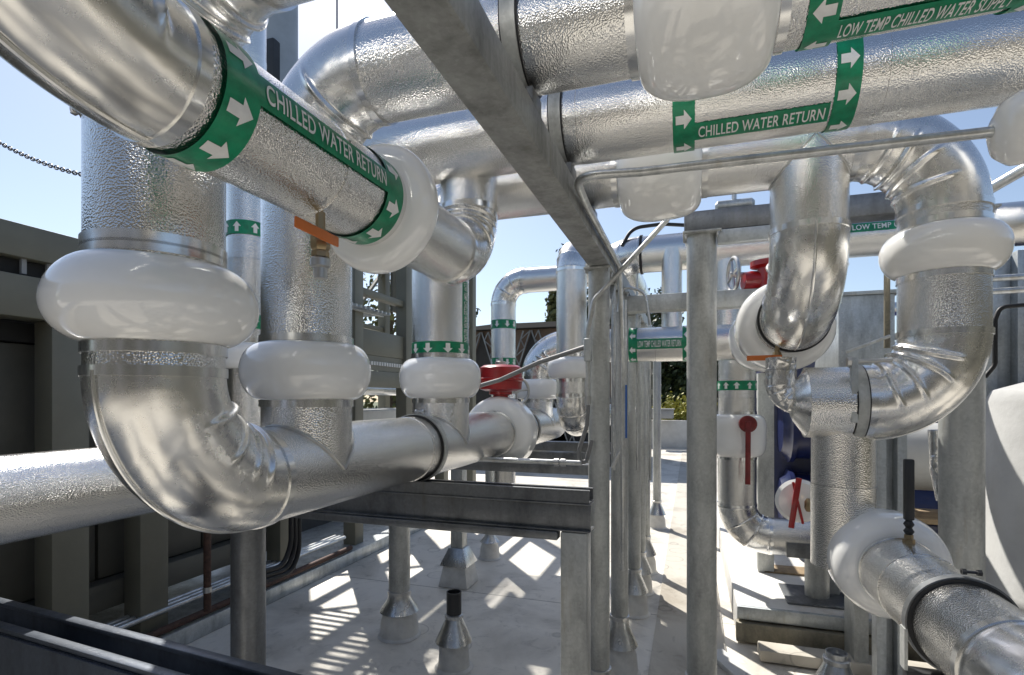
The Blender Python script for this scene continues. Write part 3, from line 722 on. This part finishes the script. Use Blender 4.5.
# vents on the roof
def vent(x, y, ztop, label, dark, dz=0.):
    t = thing('vent_stub', label, 'roof vent', (x, y, 0), 'capped vent stubs on the roof')
    MB().lathe((x, y, 0), (0, 0, 1), [(.30, .05), (ztop, .05), (ztop, .043), (ztop - .06, .043)], 28).build('stub', 'black_steel' if dark else 'flashing_metal', t)
    MB().lathe((x, y, 0), (0, 0, 1), [(.36 + dz, .052), (.355 + dz, .062), (.335 + dz, .062), (.33 + dz, .055), (.18 + dz, .125), (.175 + dz, .115)], 32).build('cone_flashing', 'flashing_metal', t)
    MB().lathe((x, y, 0), (0, 0, 1), [(.003, .13), (.015, .105), (.14 + dz, .098), (.20 + dz, .085)], 32).build('boot', 'white_boot', t)
vent(-1.5, 3.28, .505, 'black-topped vent stub with metal cone on the white roof', True)
vent(.70, 3.08, .52, 'bare metal vent stub at bottom right below the plinth', False, .135)

# ------------------------------------------------------------------ equipment plinth on the right
pl = thing('equipment_plinth', 'low white plinth with galvanised edge under the right-hand pipes', 'plinth', (2.0, 5.5, 0))
MB().span((.33, 4.33, .013), (4.5, 9.0, .255)).build('plinth_slab', 'plinth_top', pl, bevel=.01)
MB().span((.33, 4.285, .17), (4.5, 4.326, .262)).build('edge_rail', 'sheet_metal', pl, bevel=.004)
MB().span((.32, 4.25, .016), (4.5, 4.324, .155)).build('kick_board', 'dirty_steel', pl, bevel=.006)
sl = thing('sleeper', 'weathered pale timber sleeper on the deck before the plinth', 'timber', (1.0, 4.05, 0))
MB().span((.45, 3.98, .014), (2.2, 4.14, .09)).build('timber', 'walk_concrete', sl, bevel=.008)
pk = MB().bar((.16, 4.0, .03), (.62, 3.1, .03), .12, .035).build('plank', 'parapet_white', bevel=.004); tag(pk, 'pale loose plank lying on the deck beside the right post', 'plank')
pd = thing('pipe_pedestal', 'dark galvanised pedestal on a base plate carrying the floor elbow', 'pedestal', (.92, 4.66, .26))
MB().span((.69, 4.46, .258), (1.20, 4.9, .272)).build('base_plate', 'galvanised_dark', pd, bevel=.003)
MB().tube([(.93, 4.68, .272), (.93, 4.68, .56)], .085, 28).build('column', 'galvanised', pd)
MB().span((.70, 4.56, .58), (1.02, 4.80, .69)).build('saddle', 'galvanised_dark', pd, bevel=.004)
rl = thing('red_lever_valve', 'small white valve with crossed red levers beside the riveted branch pipe', 'valve', atY(795, 522, 3.8))
c = atY(798, 500, 3.86)
MB().lathe(c, (0, -1, 0), [(-.12, .06), (-.02, .13), (.03, .14), (.05, .12), (.06, .02)], 32).build('valve_body', 'white_cover', rl)
MB().bar(atY(799, 478, 3.74), atY(791, 528, 3.74), .034, .012, V((0, 1, 0))).build('lever', 'red_paint', rl, bevel=.003)
MB().bar(atY(793, 482, 3.76), atY(803, 524, 3.76), .016, .01, V((0, 1, 0))).build('lever', 'red_paint', rl, bevel=.003)
MB().lathe(atY(809, 505, 3.72), (0, 0, 1), [(-.04, .016), (-.02, .026), (.02, .026), (.04, .014)], 8).build('brass_plug', 'brass', rl)
fl = MB().span((.62, 5.2, .258), (1.0, 5.42, .275)).build('floor_plate', 'wood', bevel=.003); tag(fl, 'small loose board lying on the plinth behind the floor elbow', 'board')
ch = thing('chiller', 'dark blue chiller machine standing on the plinth behind the pipes', 'machine', (2.0, 6.4, .26))
MB().span((.72, 6.1, .36), (3.6, 7.6, 2.35)).build('cabinet', 'blue_paint', ch, bevel=.04)
MB().span((.70, 6.0, .258), (3.7, 7.7, .34)).build('skid', 'black_steel', ch, bevel=.02)
for z in (.75, 1.5):
    MB().lathe((.9, 5.95, z), (1, 0, 0), [(-.06, .10), (-.05, .24), (0, .29), (.02, .34), (.06, .34), (.06, .30), (1.6, .30), (1.6, .34), (1.66, .34)], 40).build('shell', 'blue_paint', ch)
tag(MB().span((.57, 5.2, .26), (.70, 5.32, 2.02)).build('strut_post', 'galvanised', bevel=.004), 'square galvanised post beside the green-banded drop pipe', 'post')
gb = thing('sheet_metal_box', 'grey galvanised sheet metal box above the branch tee', 'duct box', (1.27, 4.8, 1.95))
MB().rings([[V(q) for q in ((1.08, 4.7, 1.95), (1.45, 4.7, 1.95), (1.45, 5.2, 1.95), (1.00, 5.2, 1.95))], [V(q) for q in ((1.08, 4.7, 2.58), (1.45, 4.7, 2.58), (1.45, 5.2, 2.58), (1.08, 5.2, 2.58))]]).build('box_body', 'sheet_metal', gb, bevel=.004)
MB().span((1.04, 4.68, 2.582), (1.49, 5.24, 2.61)).build('lid', 'sheet_metal', gb, bevel=.003)
for k in range(8):
    for x in (1.105, 1.425): MB().lathe((x, 4.7, 2.0 + k * .075), (0, -1, 0), [(0, .007), (.004, .005)], 6).build('screw', 'steel_part', gb)
st_ = MB().span((1.0, 4.75, .26), (1.1, 4.85, 1.94)).build('box_stand', 'sheet_metal', gb)
st_ = MB().span((1.38, 5.0, .26), (1.46, 5.1, 1.94)).build('box_stand', 'sheet_metal', gb)
wt = thing('white_tank', 'white jacketed upright tank at the right edge', 'tank', (1.97, 3.3, .0))
MB().lathe((1.93, 3.3, 0), (0, 0, 1), [(.05, .46), (.07, .49), (.8, .49), (.806, .494), (.85, .494), (.856, .49), (1.78, .49), (1.84, .46), (1.88, .34), (1.90, .12), (1.905, .01)], 64).build('tank_jacket', 'insulation_jacket', wt)
MB().lathe((1.93, 3.3, 0), (0, 0, 1), [(.0, .5), (.05, .5)], 48).build('tank_base', 'galvanised_dark', wt)
ht = thing('horizontal_tank', 'white wrapped horizontal tank half hidden behind the right-hand post', 'tank', (1.5, 4.5, .9))
MB().lathe((.92, 4.15, 1.42), (1, 0, 0), [(0, .02), (.01, .16), (.05, .215), (.9, .22), (.96, .16)], 48).build('tank_jacket', 'insulation_jacket', ht)
for x in (1.05, 1.7): MB().span((x - .04, 4.0, .0), (x + .04, 4.24, 1.20)).build('leg', 'galvanised', ht)
MB().span((.93, 3.9, 1.03), (1.85, 4.28, 1.06)).build('shelf_board', 'wood', ht)
MB().span((.93, 3.95, .74), (1.85, 4.28, 1.02)).build('blue_bin', 'blue_paint', ht, bevel=.02)
sp = thing('strut_column', 'slotted galvanised strut column behind the thermometer', 'post', (.93, 3.05, 0))
m = MB().span((.86, 3.03, 0), (.90, 3.11, 1.70)).span((.945, 3.03, 0), (.985, 3.11, 1.70)).span((.90, 3.09, 0), (.945, 3.11, 1.70)); m.build('channel', 'sheet_metal', sp, bevel=.002)
sp2 = thing('strut_column', 'pale galvanised strut column with dark slots at right edge', 'post', (1.75, 3.75, 0))
m = MB().span((1.58, 3.7, 1.6), (1.63, 3.78, 2.62)).span((1.72, 3.7, 1.6), (1.77, 3.78, 2.62)).span((1.63, 3.765, 1.6), (1.72, 3.78, 2.62)); m.build('channel', 'sheet_metal', sp2, bevel=.003)
MB().span((1.60, 3.71, 0), (1.78, 3.77, 1.6)).build('footing', 'galvanised', sp2)

# ------------------------------------------------------------------ left: olive cooling unit, curb, services
XU = -3.6
cu_ = thing('cooling_unit', 'long olive grey cooling unit on legs along the left side', 'cooling unit', (-4.8, 3, .13))
def upart(name, lo, hi, mat, bev=.006): return MB().span(lo, hi).build(name, mat, cu_, bevel=bev)
upart('top_beam', (XU - .2, -.8, 2.60), (XU, 4.25, 2.79), 'olive_panel')
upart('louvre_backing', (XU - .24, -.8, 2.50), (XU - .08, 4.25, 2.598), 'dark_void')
for k in range(37): MB().span((XU - .06, -.7 + k * .13, 2.515), (XU - .04, -.675 + k * .13, 2.60)).build('louvre_slat', 'grey_wall', cu_)
upart('middle_beam', (XU - .2, -.8, 2.26), (XU + .01, 4.25, 2.498), 'olive_panel')
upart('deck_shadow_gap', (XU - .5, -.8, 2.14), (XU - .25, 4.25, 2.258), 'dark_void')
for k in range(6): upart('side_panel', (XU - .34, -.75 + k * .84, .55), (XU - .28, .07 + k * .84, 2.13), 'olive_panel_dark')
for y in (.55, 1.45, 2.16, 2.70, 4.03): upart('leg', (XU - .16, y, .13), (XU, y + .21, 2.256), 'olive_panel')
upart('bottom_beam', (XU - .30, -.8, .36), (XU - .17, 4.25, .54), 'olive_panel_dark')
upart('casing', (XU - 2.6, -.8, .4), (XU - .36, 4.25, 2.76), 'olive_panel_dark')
cf = thing('steel_tower', 'tall olive steel frame with open bays behind the green-banded riser', 'steel frame', (-4.3, 7, .13))
def fpart(name, lo, hi, mat='olive_panel', bev=.005): return MB().span(lo, hi).build(name, mat, cf, bevel=bev)
YF = [5.2, 6.35, 7.5, 8.65]; ZT = 5.3; ZH2 = 6.5
for y in YF[1:]:  # hidden upper tier, added to throw shade farther across the deck
    fpart('shade_tier_column', (XU - .16, y, ZT + .04), (XU, y + .16, ZH2)); fpart('shade_tier_column', (XU - 1.9, y, ZT + .04), (XU - 1.74, y + .16, ZH2))
for a_, b_ in zip(YF[1:-1], YF[2:]):
    for x in (XU - .14, XU - 1.88): fpart('rail', (x, a_ + .162, ZH2 - .16), (x + .1, b_ - .002, ZH2)); fpart('rail', (x, a_ + .162, 5.85), (x + .1, b_ - .002, 5.93))
    fpart('shade_panel', (XU - 1.0, a_ + .1, 5.36), (XU - .96, b_ - .35, 6.35), 'olive_panel_dark', .002)
    fpart('shade_roof_panel', (XU - 1.9, a_ + .3, ZH2 + .003), (XU, b_, ZH2 + .04), 'olive_panel_dark', .002)
for y in YF:
    fpart('column', (XU - .16, y, .13), (XU, y + .16, ZT)); fpart('column', (XU - 1.9, y, .13), (XU - 1.74, y + .16, ZT))
for z0, z1 in ((1.93, 2.13), (2.32, 2.62), (3.02, 3.10), (4.1, 4.2), (5.1, 5.3)):
    for x in (XU - .14, XU - 1.88):
        for a_, b_ in zip(YF[:-1], YF[1:]): fpart('rail', (x, a_ + .162, z0), (x + .1, b_ - .002, z1))
for a_, b_ in zip(YF[:-1], YF[1:]):
    MB().span((XU - .07, a_ + .17, 2.135), (XU - .05, b_ - .01, 2.315)).build('infill_panel', 'olive_panel', cf)
    for k in range(16): MB().span((XU - .048, a_ + .2 + k * .058, 2.20), (XU - .035, a_ + .235 + k * .058, 2.245)).build('slot', 'parapet_white', cf)
for k, (a_, b_) in enumerate(zip(YF[:-1], YF[1:])):
    for z0, z1 in ((3.1, 4.1), (4.2, 5.1)):
        m = MB().bar((XU - 1.82, a_ + .16, z0), (XU - 1.82, b_, z1), .05); m.build('brace', 'olive_panel', cf)
    if k == 2: fpart('shade_panel', (XU - 1.0, a_ + .1, 3.2), (XU - .96, b_ + .05, 5.05), 'olive_panel_dark', .002)  # hidden panel added to block sun; the other bays stay open to it
gr = thing('bar_grating', 'steel bar grating catwalk on top of the olive frame', 'grating', (-4.4, 6.9, ZT))
m = MB()
for k in range(60): m.span((XU - 1.9, 5.2 + k * .06, ZT + .002), (XU + .3, 5.208 + k * .06, ZT + .034))
m.build('bearing_bars', 'galvanised', gr)
m = MB()
for k in range(9): m.span((XU - 1.9 + k * .275, 5.2, ZT + .012), (XU - 1.88 + k * .275, 8.75, ZT + .022))
m.build('cross_bars', 'galvanised', gr)
gr2 = thing('bar_grating', 'low bar grating catwalk at the near end of the olive frame', 'grating', (-4.0, 5.0, 2.62))
m = MB()
for k in range(17): m.span((XU - 1.5, 4.32 + k * .085, 2.80), (XU + .15, 4.35 + k * .085, 2.83))
m.build('bearing_bars', 'galvanised', gr2)
m = MB()
for k in range(4): m.span((XU - 1.5 + k * .5, 4.30, 2.79), (XU - 1.46 + k * .5, 5.73, 2.80))
m.build('cross_bars', 'galvanised', gr2)

struct('roof_curb', MB().span((-7.0, -2, .0), (-3.48, 9.2, .13)), 'sheet_metal', bevel=.01)
lp = conduit('rusty_floor_pipe', 'long rusty pipe lying on the curb along the left side', [(-3.52, .2, .165), (-3.52, 5.0, .165)], .026, .1, 'rusty_pipe', cat='pipe')
cp = conduit('rusty_bent_pipe', 'rusty brown pipe bent down beside the thick post', [V((-4.0, 2.86, 1.17)), V((-3.40, 3.06, 1.17)), V((-3.40, 3.06, .22))], .026, .07, 'rusty_pipe', couplings=[((-3.40, 3.06, 1.02), (0, 0, 1)), ((-3.40, 3.06, .38), (0, 0, 1))], cat='pipe')
for i in range(3):
    conduit('floor_conduit', 'grey conduit running beside the rusty floor pipe, %s of three' % ('left', 'middle', 'right')[i] + 'most' * (i != 1), [(-3.72 + .06 * i, .5, .27), (-3.72 + .06 * i, 5.0, .27)], .02, .1, 'conduit_steel', group='conduits along the curb')
for i in range(3):
    o = i * .035
    conduit('black_cable', ('innermost', 'middle', 'outermost')[i] + ' of three black cables curving down behind the thick post', [atX(291 + i * 4, 500, -3.2), atX(291 + i * 4, 545 + i * 4, -3.2), atX(283 + i * 4, 566 + i * 3, -3.2), atX(255, 574 + i * 5, -3.2)], .02, .25, 'black_rubber', cat='cable', group='black cables behind the thick post')
eb = thing('disconnect_box', 'pale electrical box hanging behind the rusty bent pipe', 'electrical box', (-3.9, 3.0, .9))
MB().span((-3.9, 2.92, .86), (-3.84, 3.2, 1.2)).build('box_body', 'parapet_white', eb, bevel=.01)
MB().span((-3.838, 2.94, .88), (-3.83, 3.18, 1.18)).build('door', 'grey_wall', eb, bevel=.003)
ph = thing('rear_reflection_block', 'unseen dark louvred block added behind the viewer for pipe reflections', 'building', (0, -6, 0))  # unseen block, added so the pipe jackets mirror something dark
MB().span((-9, -7.5, 0), (9, -4.6, 4.2)).build('wall', 'grey_wall_dark', ph)
for x in (-6, -3, 0, 3, 6):
    MB().span((x - 1.1, -4.598, .3), (x + 1.1, -4.56, 3.4)).build('door', 'dark_void', ph)
    for k in range(9): MB().box((x, -4.53, .5 + k * .33), (2.1, .06, .05), Matrix.Rotation(.6, 3, 'X')).build('louvre_slat', 'olive_panel', ph)
rc = thing('right_reflection_block', 'unseen olive block added on the far right side for pipe reflections', 'cooling unit', (6.5, 2, 0))  # out-of-view block, added as a dark mass for the metal to reflect
MB().span((5.2, -3.5, .3), (8, 9.0, 3.3)).build('casing', 'olive_panel_dark', rc)
for k in range(9): MB().span((5.12, -3.4 + k * 1.4, 0), (5.19, -3.15 + k * 1.4, 3.3)).build('leg', 'olive_panel', rc)
# chain
chn = MB(); A = atY(-30, 124, 2.0); B = atY(100, 178, 2.0); nl = 46
for k in range(nl):
    u = k / (nl - 1); p = A.lerp(B, u) - V((0, 0, .05 * 4 * u * (1 - u))); d = (B - A).normalized()
    ax = V((0, 1, 0)) if k % 2 else d.cross(V((0, 1, 0)))
    side = d.cross(ax).normalized(); L = (B - A).length / nl
    pts = [p + d * (L * .72 * math.cos(t)) + side * (L * .38 * math.sin(t)) for t in [2 * PI * j / 12 for j in range(12)]]
    rs = []
    for j in range(12):
        tt = (pts[(j + 1) % 12] - pts[j - 1]).normalized(); n1 = ax.normalized(); n2_ = tt.cross(n1)
        rs.append([pts[j] + L * .13 * (n1 * math.cos(2 * PI * q_ / 6) + n2_ * math.sin(2 * PI * q_ / 6)) for q_ in range(6)])
    chn.rings(rs, False, True)
tag(chn.build('chain', 'black_steel'), 'dark steel chain hanging across the sky at upper left', 'chain')
# stack behind
stk = thing('exhaust_stack', 'pale vertical exhaust stack with dark fan box rising at upper left', 'stack', atD(275, 300, 7.5))
c = atD(279, 60, 7.5)
MB().lathe((c.x, c.y, 0), (0, 0, 1), [(2.8, .25), (8.2, .25)], 40).build('flue', 'stack_paint', stk)
MB().box((c.x - .15, c.y, c.z - .25), (.65, .6, .7)).build('fan_box', 'black_steel', stk, bevel=.02)
MB().span((c.x - .3, c.y - .3, .13), (c.x + .3, c.y + .3, 2.8)).build('pedestal', 'olive_panel_dark', stk)
rod = MB().tube([atD(337, 120, 8), atD(337, -30, 8)], .012, 8).build('lightning_rod', 'black_steel'); tag(rod, 'thin dark lightning rod standing against the sky at upper left', 'rod')

# white pipes seen through the gap of the olive frame
pipe_run('unit_coil_pipe', 'small silver pipe seen through the gap of the olive frame', [(-4.75, 5.0, 1.93), (-4.75, 9.2, 1.93)], .085, .1, base=(-4.75, 5, 1.85))
uw = thing('basin_tank', 'white basin tank seen low through the gap of the olive frame', 'tank', (-4.9, 7, .13))
MB().span((-5.35, 5.45, .4), (-4.55, 8.6, 1.62)).build('tank_body', 'parapet_white', uw, bevel=.05)
MB().span((-5.3, 5.5, .13), (-4.6, 8.5, .398)).build('skid', 'black_steel', uw)

# ------------------------------------------------------------------ background building and trees
bd = thing('brown_building', 'brown building with black lattice braces beyond the far pipes', 'building', (-4, 15, -6))
MB().span((-7.2, 14.6, -5.98), (-1.6, 17.5, 3.75)).build('wall', 'brown_wall', bd)
MB().add([(-7.3, 14.3, 3.76), (-1.9, 14.3, 3.76), (-1.9, 17.8, 3.76), (-7.3, 17.8, 3.76), (-6, 16, 4.15), (-3.2, 16, 4.15)], [(0, 1, 5, 4), (1, 2, 5), (2, 3, 4, 5), (3, 0, 4), (0, 3, 2, 1)]).build('roof', 'roof_shingle', bd, flat=True)
for x in (-5.75, -4.25, -2.9):
    for s in (-1, 1):
        m = MB(); a_, b_ = V((x + s * .12, 14.45, 3.7)), V((x + s * 1.25, 14.45, .3))
        for o in (-.1, .1): m.bar(a_ + V((o, 0, 0)), b_ + V((o, 0, 0)), .035)
        for k in range(14):
            p = a_.lerp(b_, k / 14); p2 = a_.lerp(b_, (k + 1) / 14); m.bar(p + V((.1 * (-1) ** k, 0, 0)), p2 - V((.1 * (-1) ** k, 0, 0)), .025)
        m.build('brace', 'galvanised_dark', bd)
    MB().add([(x, 14.56, 3.72), (x - 1.15, 14.56, .3), (x + 1.15, 14.56, .3), (x, 14.595, 3.72), (x - 1.15, 14.595, .3), (x + 1.15, 14.595, .3)], [(0, 1, 2), (3, 5, 4), (0, 3, 4, 1), (1, 4, 5, 2), (2, 5, 3, 0)]).build('dark_bay', 'dark_void', bd)

def leaf(m, p, s):
    n = V((random.gauss(0, 1), random.gauss(0, 1), random.gauss(0, 1))).normalized(); u = n.orthogonal().normalized(); w_ = n.cross(u)
    m.add([p - u * s, p + w_ * s * .55, p + u * s, p - w_ * s * .55], [(0, 1, 2, 3)])
def tree(x, y, zt, rad, label, mat='leaf_dark', dens=1., shape='round', zg=-6., s=.16, name='tree'):
    t = thing(name, label, 'tree', (x, y, zg), 'trees beyond the roof'); h = zt - zg
    m = MB().tube([(x, y, zg), (x + .1, y, zg + h * .4), (x - .05, y, zg + h * .75), (x, y, zt - .3)], [.28, .22, .12, .04], 10)
    lv = MB()
    if shape == 'round':
        for k in range(26):
            a_ = random.random() * 2 * PI; zz = zg + h * random.uniform(.38, .97); q = rad * random.uniform(.25, .95) * (1 - .45 * abs((zz - zg) / h - .62) / .4)
            c = V((x + q * math.cos(a_), y + q * math.sin(a_), zz)); m.tube([(x, y, zz - 1.0), c], [.05, .015], 6)
            cr = rad * random.uniform(.22, .42)
            for j in range(int(260 * dens)):
                d = V((random.gauss(0, 1), random.gauss(0, 1), random.gauss(0, .8))); d.normalize()
                leaf(lv, c + d * cr * random.random() ** .4, s * random.uniform(.6, 1.3))
    else:
        for k in range(30):
            f = k / 29; zz = zg + h * (.25 + .74 * f); q = rad * (1 - f) ** .8 + .12
            for b_ in range(7):
                a_ = random.random() * 2 * PI; tip = V((x + q * math.cos(a_), y + q * math.sin(a_), zz - .25 * q)); base = V((x, y, zz))
                m.tube([base, tip], [.03, .01], 5)
                for j in range(int(26 * dens)): leaf(lv, base.lerp(tip, random.uniform(.15, 1.05)) + V((random.gauss(0, .12), random.gauss(0, .12), random.gauss(0, .1))), s * random.uniform(.5, 1.1))
    m.build('trunk', 'bark', t); lv.build('crown', mat, t, flat=True)
tr = [(650, 300, 27, 3.2, 'leaf_dark', 1.2, 'round', 'dense dark tree behind the labelled far pipe'),
      (680, 330, 24, 2.6, 'leaf_dark', 1.3, 'round', 'dark bushy tree just left of the right post'),
      (615, 285, 30, 3.0, 'leaf_dark', .8, 'round', 'broad dark tree behind the near post'),
      (556, 288, 22, 1.5, 'leaf_olive', .9, 'cone', 'narrow olive green conifer between the far pipes'),
      (566, 248, 28, 1.6, 'leaf_dark', .9, 'cone', 'tall dark conifer whose tip shows beside the beam'),
      (392, 272, 26, 3.4, 'leaf_olive', .35, 'round', 'sparse tree seen through the olive frame'),
      (430, 290, 30, 3.0, 'leaf_dark', .4, 'round', 'thin-leaved tree behind the green-banded riser'),
      (735, 330, 28, 3.2, 'leaf_dark', 1.1, 'round', 'dark tree behind the red valve'),
      (960, 350, 30, 3.5, 'leaf_dark', 1.0, 'round', 'dark tree far behind the right-hand collar')]
for px, py, dd, rad, mt, dn, shp, lb in tr:
    p = atD(px, py, dd); tree(p.x, p.y, p.z, rad, lb, mt, dn, shp)
p = atD(680, 412, 20.5); 
bsh = thing('yellow_bush', 'yellow flowering bush at the foot of the dark trees', 'bush', (p.x, 20.9, -6))
lv = MB()
for k in range(1500): leaf(lv, V((p.x + random.gauss(0, .5), 20.9 + random.gauss(0, .3), 1.25 + random.gauss(0, .28))), .07)
lv.build('crown', 'leaf_yellow', bsh, flat=True); MB().tube([(p.x, 20.9, -6), (p.x, 20.9, 1.0)], .08, 8).build('trunk', 'bark', bsh)
bt = thing('water_tank', 'low blue-grey tank on the parapet left of the yellow bush', 'tank', atD(661, 420, 19))
c = atD(661, 414, 19)
MB().box(c, (.85, .6, .3)).build('tank_body', 'grey_wall', bt, bevel=.03)
MB().box(c + V((0, 0, .17)), (.92, .66, .04)).build('lid', 'grey_wall', bt, bevel=.01)

# ------------------------------------------------------------------ light, sky, camera
SUN_AZ = math.radians(-40); SUN_EL = math.radians(49)     # azimuth clockwise from +Y
w_ = bpy.data.worlds.new('World'); bpy.context.scene.world = w_; w_.use_nodes = True
nt = w_.node_tree; bg = nt.nodes['Background']; sky = nt.nodes.new('ShaderNodeTexSky'); sky.sky_type = 'NISHITA'
sky.sun_disc = False; sky.sun_elevation = SUN_EL; sky.sun_rotation = SUN_AZ; sky.altitude = 50; sky.air_density = 1.0; sky.dust_density = .8; sky.ozone_density = 2.0
hs = nt.nodes.new('ShaderNodeHueSaturation'); hs.inputs['Saturation'].default_value = .86; nt.links.new(sky.outputs[0], hs.inputs['Color'])
nt.links.new(hs.outputs[0], bg.inputs[0]); bg.inputs[1].default_value = .092
sd = V((math.sin(SUN_AZ) * math.cos(SUN_EL), math.cos(SUN_AZ) * math.cos(SUN_EL), math.sin(SUN_EL)))
sl_ = bpy.data.lights.new('sun', 'SUN'); sl_.energy = 4.4; sl_.angle = math.radians(.5); sl_.color = (1, .955, .88)
so = bpy.data.objects.new('sun', sl_); C.objects.link(so); so.rotation_euler = sd.to_track_quat('Z', 'Y').to_euler()
cam = bpy.data.cameras.new('camera'); cam.sensor_width = 36; cam.lens = F_PX / 1024 * 36; cam.shift_y = 60.5 / 1024; cam.clip_end = 3000; cam.clip_start = .02
co = bpy.data.objects.new('camera', cam); C.objects.link(co); co.location = (0, 0, EYE); co.rotation_euler = (PI / 2, 0, YAW)
sc = bpy.context.scene; sc.camera = co
sc.view_settings.view_transform = 'Standard'; sc.view_settings.look = 'None'; sc.view_settings.exposure = .72; sc.view_settings.gamma = 1
sc.cycles.max_bounces = 8; sc.cycles.glossy_bounces = 6
